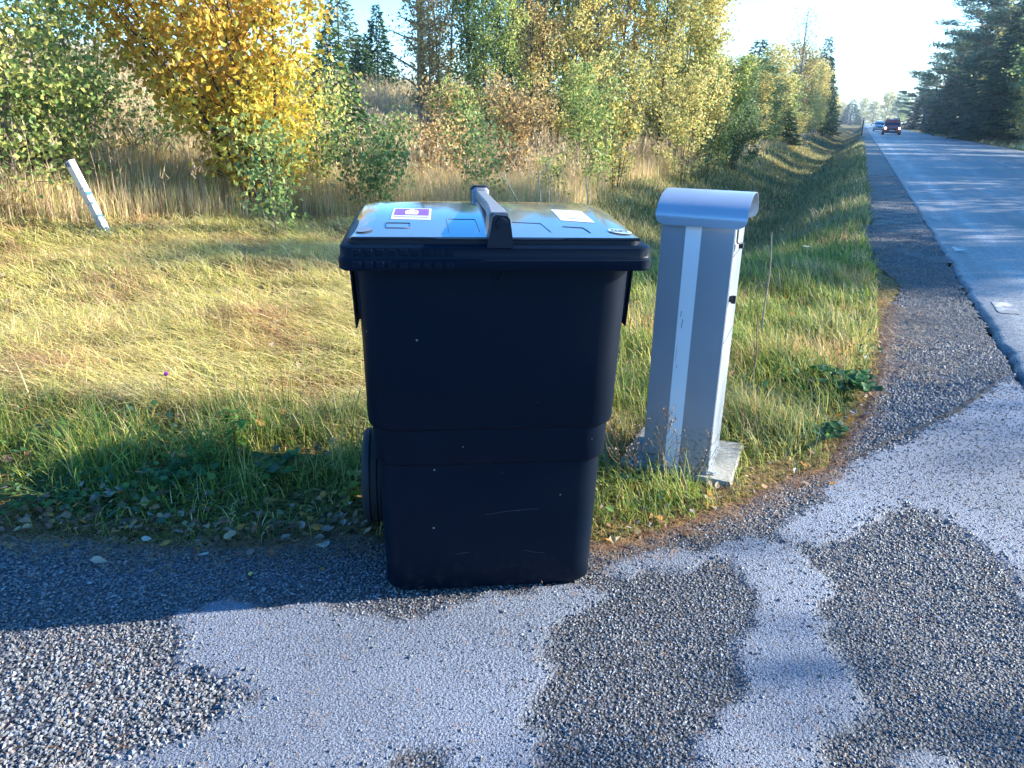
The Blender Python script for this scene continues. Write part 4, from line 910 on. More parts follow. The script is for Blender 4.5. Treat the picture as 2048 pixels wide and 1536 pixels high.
# ================================================================= LEAF LITTER AND NEEDLES ALONG THE ASPHALT EDGE
def leafshape(L, W, curl=.2, n=6):
    """ovate leaf in xy-plane from origin along +x; returns V, F"""
    t = np.linspace(0, 1, n); w = W*np.sin(pi*t**.75)**.9*(1-.25*t); w[0] = W*.05; w[-1] = 0
    V = [];
    for q in range(n): V += [(t[q]*L, -w[q], w[q]*curl+curl*L*.3*(t[q]-.4)**2), (t[q]*L, 0, curl*L*.3*(t[q]-.4)**2), (t[q]*L, w[q], w[q]*curl+curl*L*.3*(t[q]-.4)**2)]
    F = [(3*q+k, 3*q+3+k, 3*q+4+k, 3*q+1+k) for q in range(n-1) for k in (0, 1)]
    return np.array(V), np.array(F)
LV, LF = leafshape(1.0, .42, .35)
def leaves_on(g, x, y, z, size, col, tilt=.35, az=None):
    for k in range(len(x)):
        a = random.uniform(0, 2*pi) if az is None else az[k]
        M = (Matrix.Rotation(a, 3, 'Z') @ Matrix.Rotation(random.gauss(0, tilt), 3, 'X') @ Matrix.Rotation(random.gauss(0, tilt), 3, 'Y'))
        V = (LV*(1, random.uniform(.7, 1.1), random.uniform(-1.2, 1.5))*size[k]) @ np.array(M).T
        V[:, 2] -= V[:, 2].min(); g.add(V+(x[k], y[k], z[k]), LF, col[k])
g = Geo(); N = 2300; x = RNG.uniform(-1.9, 2.3, N); e = RNG.normal(.03, .07, N); e = np.where(x > .3, e*.8, e+.05); y = yedge(x)+e; dens = np.where(x < .0, .62, .22)
ok = RNG.random(N) < dens; x, y = x[ok], y[ok]
bx = (x+.056)*cos(BZ)+(y-1.875)*sin(BZ); by = -(x+.056)*sin(BZ)+(y-1.875)*cos(BZ); ok = ~((np.abs(bx) < .33) & (by > -.05) & (by < .6)); x, y = x[ok], y[ok]
LC = np.array([(.20, .10, .05), (.30, .17, .08), (.14, .08, .05), (.34, .25, .14), (.22, .16, .11), (.42, .20, .04), (.26, .22, .18)])
leaves_on(g, x, y, np.where(y > yedge(x), .020+.03*sst(.05, .2, y-yedge(x)), .006), RNG.uniform(.010, .036, len(x)), LC[RNG.integers(0, 7, len(x))])
x2, y2 = sample(2.4, 7, 26, 42); u, s = us(x2, y2); ok = (y2-yedge(x2) > .15) & (u < .3) & ~tallzone(x2, y2); x2, y2 = x2[ok], y2[ok]
leaves_on(g, x2, y2, zg(x2, y2)+.04, RNG.uniform(.02, .05, len(x2)), LC[RNG.integers(0, 6, len(x2))]*1.3, .6)
# small broad leaves of creeping plants in the green strip and along the verge
gc = Geo(); N = 9000; x = RNG.uniform(-2.4, 2.6, N); y = yedge(x)+RNG.uniform(.05, .9, N); cl = vnoise(x, y, 2.6, 14)+.5*vnoise(x, y, 8, 3)
ok = (RNG.random(N) < np.clip(cl*1.3-.15+.5*(x < -1.0)*(y < 2.75), 0, 1)*.42); x, y = x[ok], y[ok]
bx = (x+.046)*cos(BZ)+(y-1.845)*sin(BZ); by = -(x+.046)*sin(BZ)+(y-1.845)*cos(BZ); lx = (x-.502)*cos(MZ)+(y-2.65)*sin(MZ); ly = -(x-.502)*sin(MZ)+(y-2.65)*cos(MZ)
ok = ~((np.abs(bx) < .42) & (by > -.05) & (by < .6)) & ~((lx > -.12) & (lx < .36) & (ly > -.06) & (ly < .38)); x, y = x[ok], y[ok]; k = len(x)
gcc = np.array([(.06, .14, .05), (.09, .19, .06), (.05, .11, .06), (.14, .24, .06), (.07, .15, .09)])[RNG.integers(0, 5, k)]
leaves_on(gc, x, y, zg(x, y)+RNG.uniform(.01, .07, k), RNG.uniform(.016, .042, k), gcc, .55)
tag(gc.build("creeping_weeds", M_LEAF, color=True, smooth=True), kind='stuff')
tag(g.build("leaf_litter", M_LITTER, color=True), kind='stuff')
def needles(g, x, y, z, L, col, w=.0013):
    n = len(x); a = RNG.uniform(0, pi, n); dx = np.cos(a)*L/2; dy = np.sin(a)*L/2; px = -np.sin(a)*w/2; py = np.cos(a)*w/2; b = RNG.uniform(-.12, .12, n)*L
    V = np.stack([np.stack([x-dx+px, y-dy+py, z], -1), np.stack([x-dx-px, y-dy-py, z], -1), np.stack([x+px*8*b*0+b*-np.sin(a)-px, y+b*np.cos(a)-py, z+.002], -1), np.stack([x+b*-np.sin(a)+px, y+b*np.cos(a)+py, z+.002], -1), np.stack([x+dx, y+dy, z], -1)], 1)
    off = np.arange(n)[:, None, None]*5
    g.add(V.reshape(-1, 3), (np.array([(0, 1, 2, 3)])[None]+off).reshape(-1, 4), np.repeat(col, 5, 0)); g.F.append((np.array([(3, 2, 4)])[None]+off).reshape(-1, 3)+g.n-n*5)
g = Geo(); N = 15000; x = RNG.uniform(-1.9, 2.8, N); y = yedge(x)+RNG.normal(.0, .08, N)
nc = np.array([(.28, .13, .06), (.34, .18, .09), (.20, .10, .05), (.42, .28, .14), (.16, .11, .07)])
needles(g, x, y, zdrive(x, y)+RNG.uniform(.004, .024, N), RNG.uniform(.02, .06, N), nc[RNG.integers(0, 5, N)])
N = 2600; x = RNG.uniform(-1.4, 2.4, N); y = RNG.uniform(1.0, 2.6, N); ok = keepd(x, y); x, y = x[ok], y[ok]
needles(g, x, y, zdrive(x, y)+RNG.uniform(.003, .008, len(x)), RNG.uniform(.012, .045, len(x)), nc[RNG.integers(0, 5, len(x))], .0011)
N = 2600; s_ = 4.2*np.exp(RNG.uniform(0, 1.5, N)); u_ = .32+np.abs(RNG.normal(0, .22, N)); x, y = xy(u_, s_); ok = (u_ < .93) & (vnoise(x, y, 3.3, 5) > -.2); x, y, s_ = x[ok], y[ok], s_[ok]
needles(g, x, y, .010+RNG.uniform(0, .012, len(x))+.004*(s_ > 9), RNG.uniform(.04, .13, len(x)), (nc[RNG.integers(0, 5, len(x))]*(.95, 1.15, 1.3)), .003)
tag(g.build("pine_needles", M_LITTER, color=True), kind='stuff')
# single leaves that can be told apart
FL = [((660, 1080), .036, (.50, .48, .40), "large pale grey round fallen leaf at the asphalt edge just left of the bin"),
      ((340, 1076), .030, (.62, .30, .05), "orange and yellow fallen leaf flat on the asphalt edge"),
      ((180, 1120), .036, (.42, .36, .28), "curled beige leaf lying out on the gravel, left part of the photo"),
      ((418, 1098), .028, (.50, .49, .42), "small whitish curled leaf on the gravel below the grass edge"),
      ((205, 998), .036, (.56, .55, .45), "pale curled leaf lying on dark green ground cover"),
      ((42, 1045), .034, (.36, .20, .12), "brown fallen leaf at the far left of the asphalt edge"),
      ((500, 1136), .016, (.62, .50, .14), "small yellow leaf on the gravel left of the bin"),
      ((640, 1132), .014, (.45, .24, .08), "tiny orange brown leaf on the gravel nearest the bin"),
      ((282, 1072), .024, (.48, .47, .40), "pale green torn leaf in the litter left of the orange leaf"),
      ((462, 1072), .040, (.40, .28, .16), "long brown folded leaf at the asphalt edge"),
      ((48, 858), .036, (.40, .12, .05), "reddish brown curled leaf in green grass at the left edge")]
for (px, py), sz, c, lab in FL:
    x, y = gpt(px, py, .02); g = Geo(); leaves_on(g, [0], [0], [0], [sz*1.25], [c], .25, [random.uniform(0, 6)])
    z0 = .006 if y < yedge(x) else .03 if py > 900 else .10
    o = g.build("fallen_leaf", M_LITTER, color=True, smooth=True); o.location = (x, y, z0); tag(o, lab, "leaf")

# ================================================================= SINGLE PLANTS NEAR THE CAMERA
def plant(name, label, cat, x, y, stems, leaf_n, leaf_L, hgt, spread, cols, stemcol=(.12, .14, .04), folded=.35, wid=.42, base=0.0, group=None):
    z = float(zg(np.array(x), np.array(y))); r = empty(name, (x, y, z)); tag(r, label, cat, group)
    gs = Geo(); gl = Geo(); lv, lf = leafshape(1, wid, folded, 5)
    for k in range(stems):
        a = random.uniform(0, 2*pi); L = hgt*random.uniform(.65, 1.05); sp_ = spread*random.uniform(.3, 1)
        t = np.linspace(0, 1, 6); P = np.stack([cos(a)*sp_*t**1.4, sin(a)*sp_*t**1.4, L*t*(1-.12*t)], -1)+np.array([random.uniform(-.02, .02), random.uniform(-.02, .02), 0])
        gs.tube(P, np.linspace(.0022, .001, 6), 5, stemcol)
        for q in range(leaf_n):
            tt = random.uniform(base, 1); p = np.array([np.interp(tt, t, P[:, i]) for i in range(3)]); aa = random.uniform(0, 2*pi); l = leaf_L*random.uniform(.6, 1.1)
            M = Matrix.Rotation(aa, 3, 'Z') @ Matrix.Rotation(random.uniform(-.5, .6), 3, 'Y') @ Matrix.Rotation(random.gauss(0, .4), 3, 'X')
            c = np.array(random.choice(cols))*random.uniform(.8, 1.2); gl.add(lv*l @ np.array(M).T+p, lf, c)
    gs.build("stem", M_LITTER, r, color=True); gl.build("foliage", M_LEAF, r, color=True, smooth=True); return r
GN = [(.07, .17, .05), (.05, .13, .04), (.10, .22, .06), (.08, .16, .09)]
GL = [(.12, .26, .05), (.16, .30, .06), (.09, .2, .04)]
def pp(px, py): return gpt(px, py, .03)
x, y = pp(420, 935); plant("leafy_weed", "bushy feathery light green weed in the shaded grass left of the bin", "weed", x, y, 9, 34, .028, .20, .13, GL, wid=.16)
x, y = pp(555, 955); plant("clover_plant", "dark blue green clover with broad leaflets between weed and bin wheel", "weed", x, y, 12, 6, .042, .11, .10, GN, base=.6)
x, y = pp(370, 965); plant("clover_plant", "dark green clover clump at the foot of the feathery weed", "weed", x, y, 12, 6, .042, .08, .10, GN, base=.6)
x, y = pp(100, 985); plant("ground_cover_patch", "low dark green creeping leaf patch at the left edge", "weed", x, y, 60, 6, .022, .05, .26, GN, base=.5)
x, y = pp(1690, 775); plant("strawberry_plant", "dark green strawberry leaves spilling over the gravel edge right of the box", "weed", x, y, 34, 5, .050, .09, .20, GN, base=.7, wid=.5)
x, y = pp(1640, 868); plant("strawberry_plant", "small strawberry clump beside the asphalt, nearer than the big one", "weed", x, y, 14, 5, .042, .06, .12, GN, base=.7, wid=.5)
x, y = pp(470, 900); plant("leafy_weed", "slender pointed leaved green weed behind the clover", "weed", x, y, 6, 12, .05, .20, .08, GL, wid=.18)
x, y = pp(690, 990); plant("leafy_weed", "yellow green lobed leaf plant right beside the bin wheel", "weed", x, y, 3, 5, .05, .09, .05, [(.30, .36, .06), (.2, .3, .05)])
x, y = pp(1705, 552); plant("grass_tussock", "bright lime grass tussock at the shoulder beyond the box", "weed", x, y, 40, 2, .05, .17, .12, [(.25, .42, .08), (.18, .36, .06)], wid=.06)
# clover flower
x, y = gpt(345, 880, .02); z = float(zg(np.array(x), np.array(y))); r = empty("clover_flower", (x, y, z)); tag(r, "single purple clover flower standing above the grass left of the bin", "flower")
tx, tz = .0, .0
rr_ = ray(332, 748); hz = CAM_H+rr_[2]/rr_[1]*y; dxx = rr_[0]/rr_[1]*y-x
g = Geo(); g.tube([(0, 0, 0), (dxx*.4, 0, (hz-z)*.5), (dxx, 0, hz-z)], .0012, 5, (.12, .2, .05)); g.build("stem", M_LITTER, r, color=True)
g = Geo(); n = 70; ph = np.arccos(RNG.uniform(-.6, 1, n)); ta = RNG.uniform(0, 2*pi, n); Pn = np.stack([np.sin(ph)*np.cos(ta), np.sin(ph)*np.sin(ta), np.cos(ph)], -1)
octv = Pn*.006+np.array([dxx, 0, hz-z]); g.add(*octas(octv, np.full(n, .003), np.tile((.34, .05, .32), (n, 1)), 1.2)); g.build("flower_head", M_LITTER, r, color=True)
# dry branching seed stalks in front of the box
def dry_stalk(label, px, py, toppx, toppy, nbr, seed, headcol=(.30, .22, .16)):
    random.seed(seed); x, y = gpt(px, py, .01); z = .0; r = empty("dry_seed_stalk", (x, y, z)); tag(r, label, "dry plant", "dry seed stalks in front of the newspaper box")
    rr = ray(toppx, toppy); T = np.array([rr[0]/rr[1]*y-x, 0, CAM_H+rr[2]/rr[1]*y]); g = Geo(); gh = Geo()
    t = np.linspace(0, 1, 8); P = T[None]*t[:, None]+np.stack([.012*np.sin(t*5+seed), .01*np.cos(t*4), 0*t], -1); P[0] = 0; g.tube(P, np.linspace(.0018, .0008, 8), 5, (.17, .11, .07))
    for k in range(nbr):
        tt = random.uniform(.3, .95); p = np.array([np.interp(tt, t, P[:, i]) for i in range(3)]); a = random.uniform(0, 2*pi); l = random.uniform(.03, .10)*(1.3-tt)
        e = p+np.array([cos(a)*l*.7, sin(a)*l*.7, l*.9]); mid = (p+e)/2+np.array([cos(a), sin(a), -.5])*l*.12
        g.tube([p, mid, e], .0007, 4, (.20, .13, .08))
        gh = Geo(); gh.add(*octas(e[None], np.array([random.uniform(.002, .004)]), np.array([headcol])*random.uniform(.6, 1.5), 1.1)); gh.build("seed_head", M_LITTER, r, color=True)
        if random.random() < .6:
            e2 = mid+np.array([random.uniform(-.02, .02), random.uniform(-.02, .02), .025]); g.tube([mid, e2], .0006, 4, (.2, .13, .08)); gh = Geo(); gh.add(*octas(e2[None], np.array([.0022]), np.array([headcol]), 1.1)); gh.build("seed_head", M_LITTER, r, color=True)
    g.build("stem", M_LITTER, r, color=True)
dry_stalk("dry brown seed stalk with forked tips before the pale stripe, leftmost of the box's three", 1320, 968, 1328, 812, 26, 3)
dry_stalk("thin dark seed stalk rising right in front of the pale stripe of the box", 1350, 975, 1345, 858, 20, 4)
dry_stalk("dry seed stalk arching right across the lower corner of the box", 1372, 985, 1425, 862, 16, 5)
dry_stalk("dry tangled seed stalk between the bin and the box, nearest the bin", 1238, 990, 1222, 800, 30, 6)
dry_stalk("dry wispy seed stalk between the bin and the box, nearest the box", 1268, 985, 1285, 840, 26, 8)
random.seed(5)
# bare cut saplings behind the bin, verge stalks
def stick(name, label, cat, bpx, bpy, tpx, tpy, Y, r0, col, group=None, fork=False, z0=None):
    rb = ray(bpx, bpy); rt = ray(tpx, tpy); X0 = rb[0]/rb[1]*Y; Z0 = CAM_H+rb[2]/rb[1]*Y; X1_ = rt[0]/rt[1]*Y; Z1 = CAM_H+rt[2]/rt[1]*Y
    gz = float(zg(np.array(X0), np.array(Y)))
    sl_ = (X1_-X0)/(Z1-Z0); Xg = X0+sl_*(gz-Z0)
    r = empty(name, (Xg, Y, gz)); tag(r, label, cat, group); g = Geo()
    t = np.linspace(0, 1, 7); T = np.array([X1_-Xg, .1, Z1-gz]); P = T[None]*t[:, None]+np.stack([r0*1.2*np.sin(t*7+bpx), 0*t, 0*t], -1); P[0] = (0, 0, -.03)
    g.tube(P, np.linspace(r0, r0*.45, 7), 7, col)
    if fork:
        p = P[2]; g.tube([p, p+np.array([-.12, .03, .14])], [r0*.6, r0*.3], 5, col)
    for k in (2, 3, 5): p = P[k]; s_ = random.choice((-1, 1)); g.tube([p, p+np.array([s_*.03, .01, .03])], [r0*.4, r0*.15], 4, col)
    g.build("stem", M_BARK, r, color=True); return r
CS = (.34, .28, .22)
for k, (b, t_, Y, lab, fk) in enumerate([((1048, 425), (1008, 350), 7.6, "bent cut sapling leaning left, just right of the lid handle", True), ((1087, 425), (1076, 345), 7.4, "thick pale cut sapling, second right of the lid handle", False),
    ((1101, 425), (1094, 330), 7.5, "tall thin cut sapling close beside the thick pale one", False), ((1124, 425), (1117, 385), 7.2, "short cut sapling in the middle of the row behind the bin", False),
    ((1138, 425), (1134, 398), 7.3, "lowest upright stub of the sapling row behind the bin", False), ((1146, 428), (1122, 402), 7.2, "short slanting twig crossing the stub behind the bin", False),
    ((1158, 430), (1162, 406), 7.1, "small stub between the slanting twig and the tallest sapling", False), ((1182, 432), (1170, 355), 7.3, "tallest cut sapling, last on the right of the row behind the bin lid", False)]):
    stick("cut_sapling", lab, "sapling", b[0], b[1], t_[0], t_[1], Y, .011 if k in (1, 7) else .008, CS, "cut saplings behind the bin", fk)
stick("dead_stalk", "tall thin dead stalk in the verge right of the box hood", "dry plant", 1530, 640, 1556, 470, 4.4, .006, (.30, .24, .16))
stick("dead_stalk", "slim brown stem among verge grass just right of the box", "dry plant", 1500, 800, 1530, 640, 3.6, .005, (.22, .14, .08))
r = stick("umbel_flower", "white flat topped flower head on a thin stem in the verge", "flower", 1622, 560, 1622, 497, 5.6, .003, (.2, .22, .12))
g = Geo(); n = 40; a = RNG.uniform(0, 2*pi, n); q = np.sqrt(RNG.random(n))*.022; rt = ray(1622, 497); Z1 = CAM_H+rt[2]/rt[1]*5.6-r.location.z; X1_ = rt[0]/rt[1]*5.6-r.location.x
g.add(*octas(np.stack([X1_+q*np.cos(a), .1+q*np.sin(a), Z1+.0*a], -1), np.full(n, .005), np.tile((.6, .58, .52), (n, 1)))); g.build("flower_head", M_LITTER, r, color=True)
# ================================================================= TREES AND SHRUBS
YSH = [(.74, .56, .08), (.80, .66, .14), (.64, .44, .05), (.52, .50, .09), (.50, .32, .05), (.64, .36, .07), (.68, .46, .09)]
YEL = [(.74, .62, .20), (.80, .70, .28), (.66, .52, .18), (.56, .55, .20), (.54, .42, .17)]
ORG = [(.64, .43, .17), (.72, .55, .22), (.50, .33, .15), (.44, .30, .15), (.62, .50, .20)]
LIM = [(.36, .43, .12), (.50, .53, .17), (.25, .34, .10), (.17, .25, .07), (.56, .52, .15)]
GRN = [(.14, .23, .08), (.20, .30, .10), (.10, .17, .06), (.28, .36, .13), (.38, .40, .15)]
MIX = [(.28, .32, .12), (.44, .43, .16), (.60, .50, .15), (.18, .22, .09), (.60, .44, .13)]
PLM = [(.40, .30, .16), (.32, .22, .12), (.48, .36, .18), (.24, .2, .12), (.5, .32, .12)]
SPR = [(.035, .085, .035), (.05, .11, .045), (.025, .06, .03), (.07, .13, .05)]
PIN = [(.11, .18, .09), (.15, .23, .11), (.08, .14, .07), (.19, .24, .10)]
BK_BIRCH = (.42, .40, .37); BK_DARK = (.07, .055, .045); BK_PINE = (.30, .15, .08); BK_GREY = (.20, .17, .14)
def n3(P, sc, seed=0): return (np.sin(P[:, 0]*sc*1.7+seed)+np.sin(P[:, 1]*sc*1.3+seed*2+P[:, 2]*sc)+np.sin(P[:, 2]*sc*1.9+seed*3-P[:, 0]*sc*.6))/3
def leafquads(g, P, L, W, D, cols, fold=.25):
    """rhombic folded leaves; P base, D direction"""
    n = len(P); D = D/np.linalg.norm(D, axis=1, keepdims=True); r = RNG.normal(0, 1, (n, 3)); A = np.cross(D, r); A /= np.linalg.norm(A, axis=1, keepdims=True)+1e-9
    N_ = np.cross(D, A); L = L[:, None]; W = W[:, None]
    V = np.stack([P, P+D*L*.45+A*W+N_*W*fold, P+D*L, P+D*L*.45-A*W+N_*W*fold], 1)
    off = np.arange(n)[:, None]*4
    g.add(V.reshape(-1, 3), (np.array([(0, 1, 2, 3)])+off), np.repeat(cols, 4, 0))
def segsample(S0, S1, n, jitter):
    ln = np.linalg.norm(S1-S0, axis=1)+.02; k = RNG.choice(len(S0), n, p=ln/ln.sum()); t = RNG.random(n)[:, None]
    return S0[k]*(1-t)+S1[k]*t+RNG.normal(0, jitter, (n, 3)), (S1-S0)[k]
def decid(H, R, pal, leafn, leafL, stems=1, cb=.2, nb=26, trunk_r=.05, bark=BK_BIRCH, shape='ovoid', up=.9, droop=0.0, lean=(0, 0), twig=4, jit=.07, asp=.38, clump=1.2, fan=0.0, tsides=7, wob=.05):
    gt_ = Geo(); gl_ = Geo(); S0 = []; S1 = []
    for st in range(stems):
        a = 2*pi*st/max(stems, 1)+random.uniform(-.5, .5); fo = fan*random.uniform(.35, 1.0) if stems > 1 else 0
        h = H*(random.uniform(.72, 1.0) if stems > 1 else 1.0)
        t = np.linspace(0, 1, 9); wv = np.stack([wob*np.sin(t*6+st*2)*h*.12, wob*np.cos(t*5+st)*h*.12, 0*t], -1)
        Pt = np.stack([np.cos(a)*fo*t**1.15+lean[0]*t**1.5*h*.2, np.sin(a)*fo*t**1.15+lean[1]*t**1.5*h*.2, h*t*(1-.10*fo/max(h, .1)*t)], -1)+wv; Pt -= Pt[0]
        if stems > 1: Pt += np.array([cos(a)*.06, sin(a)*.06, 0])
        Pt[0, 2] -= .1
        gt_.tube(Pt, trunk_r*(1-t*.88)*(random.uniform(.6, 1) if stems > 1 else 1), tsides, bark)
        nb_ = max(3, int(nb/stems)) if stems > 1 else nb
        for b in range(nb_):
            tb = cb+(1-cb)*(b+random.random())/nb_*.97; tt = (tb-cb)/(1-cb)
            if shape == 'ovoid': pr = math.sin(pi*min(max(.10+.82*tt, 0), 1))**.75
            elif shape == 'cone': pr = (1-tt)**.8+.08
            elif shape == 'column': pr = .55+.45*math.sin(pi*min(.15+tt*.8, 1))
            else: pr = .45+.55*tt if tt < .8 else 1-.5*(tt-.8)/.2
            L = R*pr*random.uniform(.65, 1.1)
            az = b*2.399+random.uniform(-.5, .5)+st; p0 = np.array([np.interp(tb, t, Pt[:, i]) for i in range(3)])
            el = up+random.uniform(-.25, .2)+.25*tt; q = np.linspace(0, 1, 5)
            Pb = p0+np.stack([np.cos(az)*np.cos(el)*L*q, np.sin(az)*np.cos(el)*L*q, L*(np.sin(el)*q-droop*q**2)], -1)+RNG.normal(0, L*.025, (5, 3))*q[:, None]
            br = trunk_r*(1-tb*.8)*.38; gt_.tube(Pb, np.maximum(br*(1-q*.8), .0015), 4, np.array(bark)*.8)
            S0 += list(Pb[1:-1]); S1 += list(Pb[2:])
            for w_ in range(twig):
                tw = random.uniform(.25, .95); p1 = np.array([np.interp(tw, q, Pb[:, i]) for i in range(3)]); a2 = az+random.uniform(-1.4, 1.4); l2 = L*random.uniform(.18, .42)
                p2 = p1+np.array([cos(a2)*l2*.8, sin(a2)*l2*.8, l2*(random.uniform(-.1, .8)-droop*1.2)]); gt_.tube([p1, (p1+p2)/2+RNG.normal(0, l2*.05, 3), p2], [br*.3+.001, br*.2+.001, .001], 3, np.array(bark)*.7)
                S0.append(p1); S1.append(p2)
    S0 = np.array(S0); S1 = np.array(S1)
    P, D = segsample(S0, S1, leafn, jit)
    D = D/(np.linalg.norm(D, axis=1, keepdims=True)+1e-6)*.5+RNG.normal(0, .7, P.shape); D[:, 2] -= .55
    v = n3(P, clump, random.uniform(0, 9))*.9+RNG.normal(0, .55, leafn); idx = np.clip(((v+1.3)/2.6*len(pal)).astype(int), 0, len(pal)-1)
    c = np.array(pal)[idx]*RNG.uniform(.75, 1.2, (leafn, 1))
    L = leafL*RNG.uniform(.6, 1.15, leafn); leafquads(gl_, P, L, L*asp, D, np.clip(c, 0, .9))
    return gt_, gl_
def spruce(H, R, n=46, needles_=5200, nl=.16, pal=SPR, low=.04):
    gt_ = Geo(); gl_ = Geo(); gt_.tube([(0, 0, -.1), (0, 0, H*.5), (0, 0, H)], [H*.014, H*.008, .006], 7, BK_DARK)
    S0 = []; S1 = []; wt = []
    for k in range(n):
        tt = low+(1-low)*(k/n)**1.05; m = 6 if tt < .8 else 4
        for q in range(m):
            az = q*2*pi/m+k*1.3+random.uniform(-.3, .3); L = R*(1-tt)**.85*random.uniform(.75, 1.1)+.04*H*.1
            p0 = np.array([0, 0, H*tt]); p1 = p0+np.array([cos(az)*L*.55, sin(az)*L*.55, -L*.10]); p2 = p0+np.array([cos(az)*L, sin(az)*L, -L*.14+L*.10*(tt > .6)])
            gt_.tube([p0, p1, p2], [L*.014+.003, L*.008+.002, .002], 3, BK_DARK); S0 += [p0*.5+p1*.5, p1]; S1 += [p1, p2]
            for e in (-1, 1):
                pm = p0+(p2-p0)*random.uniform(.4, .75); a2 = az+e*.75; l2 = L*.35; S0.append(pm); S1.append(pm+np.array([cos(a2)*l2, sin(a2)*l2, -l2*.25]))
    P, D = segsample(np.array(S0), np.array(S1), needles_, nl*.12); D = D/(np.linalg.norm(D, axis=1, keepdims=True)+1e-6)+RNG.normal(0, .38, P.shape); D[:, 2] -= .18
    c = np.array(pal)[RNG.integers(0, len(pal), needles_)]*RNG.uniform(.7, 1.3, (needles_, 1)); L = nl*RNG.uniform(.6, 1.2, needles_); leafquads(gl_, P-D*.0, L, L*.17, D, c, .1)
    return gt_, gl_
def pine(H, R, needles_=5200, nl=.22, cb=.45):
    gt_ = Geo(); gl_ = Geo(); t = np.linspace(0, 1, 8); Pt = np.stack([.03*H*np.sin(t*3), .02*H*np.cos(t*2.4)-.02*H, H*t], -1); gt_.tube(Pt, H*.014*(1-.75*t), 8, BK_PINE)
    S0 = []; S1 = []
    for k in range(34):
        tb = cb+(1-cb)*k/34; tt = (tb-cb)/(1-cb); L = R*(.5+.5*math.sin(pi*min(.2+tt*.7, 1)))*(1-.55*tt**2)*random.uniform(.6, 1.1); az = k*2.399; el = random.uniform(.05, .5)
        p0 = np.array([np.interp(tb, t, Pt[:, i]) for i in range(3)]); p1 = p0+np.array([cos(az)*L*.6, sin(az)*L*.6, L*.6*math.tan(el)*.6]); p2 = p0+np.array([cos(az)*L, sin(az)*L, L*math.tan(el)])
        gt_.tube([p0, p1, p2], [H*.004, H*.0025, .008], 4, BK_PINE)
        for q in range(5):
            a2 = az+random.uniform(-1, 1); l2 = L*random.uniform(.15, .35); pm = p0+(p2-p0)*random.uniform(.5, 1); S0.append(pm); S1.append(pm+np.array([cos(a2)*l2, sin(a2)*l2, l2*.35]))
    P, D = segsample(np.array(S0), np.array(S1), needles_, nl*.45); D = RNG.normal(0, .7, P.shape); D[:, 2] += .5
    c = np.array(PIN)[RNG.integers(0, 4, needles_)]*RNG.uniform(.7, 1.3, (needles_, 1)); L = nl*RNG.uniform(.6, 1.2, needles_); leafquads(gl_, P, L, L*.12, D, c, .1)
    return gt_, gl_
def plant_tree(name, label, cat, x, y, geos, lm=None, group=None, rz_=0, z=None):
    z = float(zg(np.array(x), np.array(y))) if z is None else z
    r = empty(name, (x, y, z), rz_); tag(r, label, cat, group)
    geos[0].build("trunk", M_BARK, r, color=True, smooth=True); geos[1].build("crown", lm or M_LEAF, r, color=True); return r
def copy_tree(src, name, label, cat, x, y, sc, rz_, group=None):
    r = src.copy(); r.name = name; COL.objects.link(r); r.location = (x, y, float(zg(np.array(x), np.array(y)))-.05); r.scale = (sc[0], sc[0], sc[1]); r.rotation_euler = (0, 0, rz_)
    for k in ('group',):
        if k in r: del r[k]
    tag(r, label, cat, group)
    for ch in src.children:
        c = ch.copy(); COL.objects.link(c); c.parent = r
    return r
random.seed(21)
# ---- near and named woody plants, left of the road: (px column, distance Y)
def X(px, Y, py=240): return azx(px, Y, py)
plant_tree("yellow_shrub", "big many stemmed shrub with yellow and orange leaves, dominating the upper left", "shrub", X(515, 9.3, 300), 9.3,
           decid(3.7, 1.15, YSH, 20000, .088, stems=15, cb=.08, nb=250, trunk_r=.030, bark=BK_DARK, shape='fan', up=.6, lean=(-1.5, 0), fan=1.9, twig=3, jit=.09, asp=.30, clump=1.5))
plant_tree("birch_tree", "young birch with large green yellow leaves filling the left edge of the photo", "tree", X(5, 7.9, 300), 7.9,
           decid(3.8, 1.1, LIM+YEL[:2]+GRN[:2], 7000, .066, stems=5, cb=.06, nb=100, trunk_r=.02, bark=BK_GREY, shape='column', up=.55, fan=.55, jit=.10, asp=.42, droop=.15))
plant_tree("birch_tree", "green yellow birch between the left edge birch and the yellow shrub", "tree", X(175, 10.2, 300), 10.2,
           decid(2.9, .85, LIM+MIX[:2], 3600, .07, stems=5, cb=.05, nb=70, trunk_r=.016, bark=BK_GREY, shape='column', fan=.7, jit=.09, asp=.42))
plant_tree("leafy_bush", "dark leaved bush in the shade under the left side of the yellow shrub", "shrub", X(290, 10.6, 300), 10.6,
           decid(1.1, .6, GRN[:3]+PLM[:1], 1500, .06, stems=7, cb=.05, nb=56, trunk_r=.01, bark=BK_DARK, shape='fan', fan=.8, jit=.08, asp=.42))
plant_tree("leafy_bush", "lime green bush filling the far left edge below the birch", "shrub", X(40, 8.3, 330), 8.3,
           decid(1.5, .8, LIM+YEL[:1], 2400, .06, stems=8, cb=.05, nb=70, trunk_r=.01, bark=BK_DARK, shape='fan', fan=1.0, jit=.09, asp=.42))
plant_tree("leafy_bush", "yellow green bush closing the gap under the yellow shrub's right side", "shrub", X(625, 10.4, 300), 10.4,
           decid(1.5, .7, LIM+YEL[:2], 2200, .06, stems=7, cb=.05, nb=66, trunk_r=.01, bark=BK_DARK, shape='fan', fan=.8, jit=.08, asp=.42))
plant_tree("birch_sapling", "low bushy birch sapling with lime leaves behind the leaning post", "sapling", X(165, 8.5, 330), 8.5,
           decid(1.35, .45, LIM, 900, .06, stems=4, cb=.1, nb=30, trunk_r=.008, bark=BK_GREY, shape='column', fan=.4, jit=.07, asp=.42))
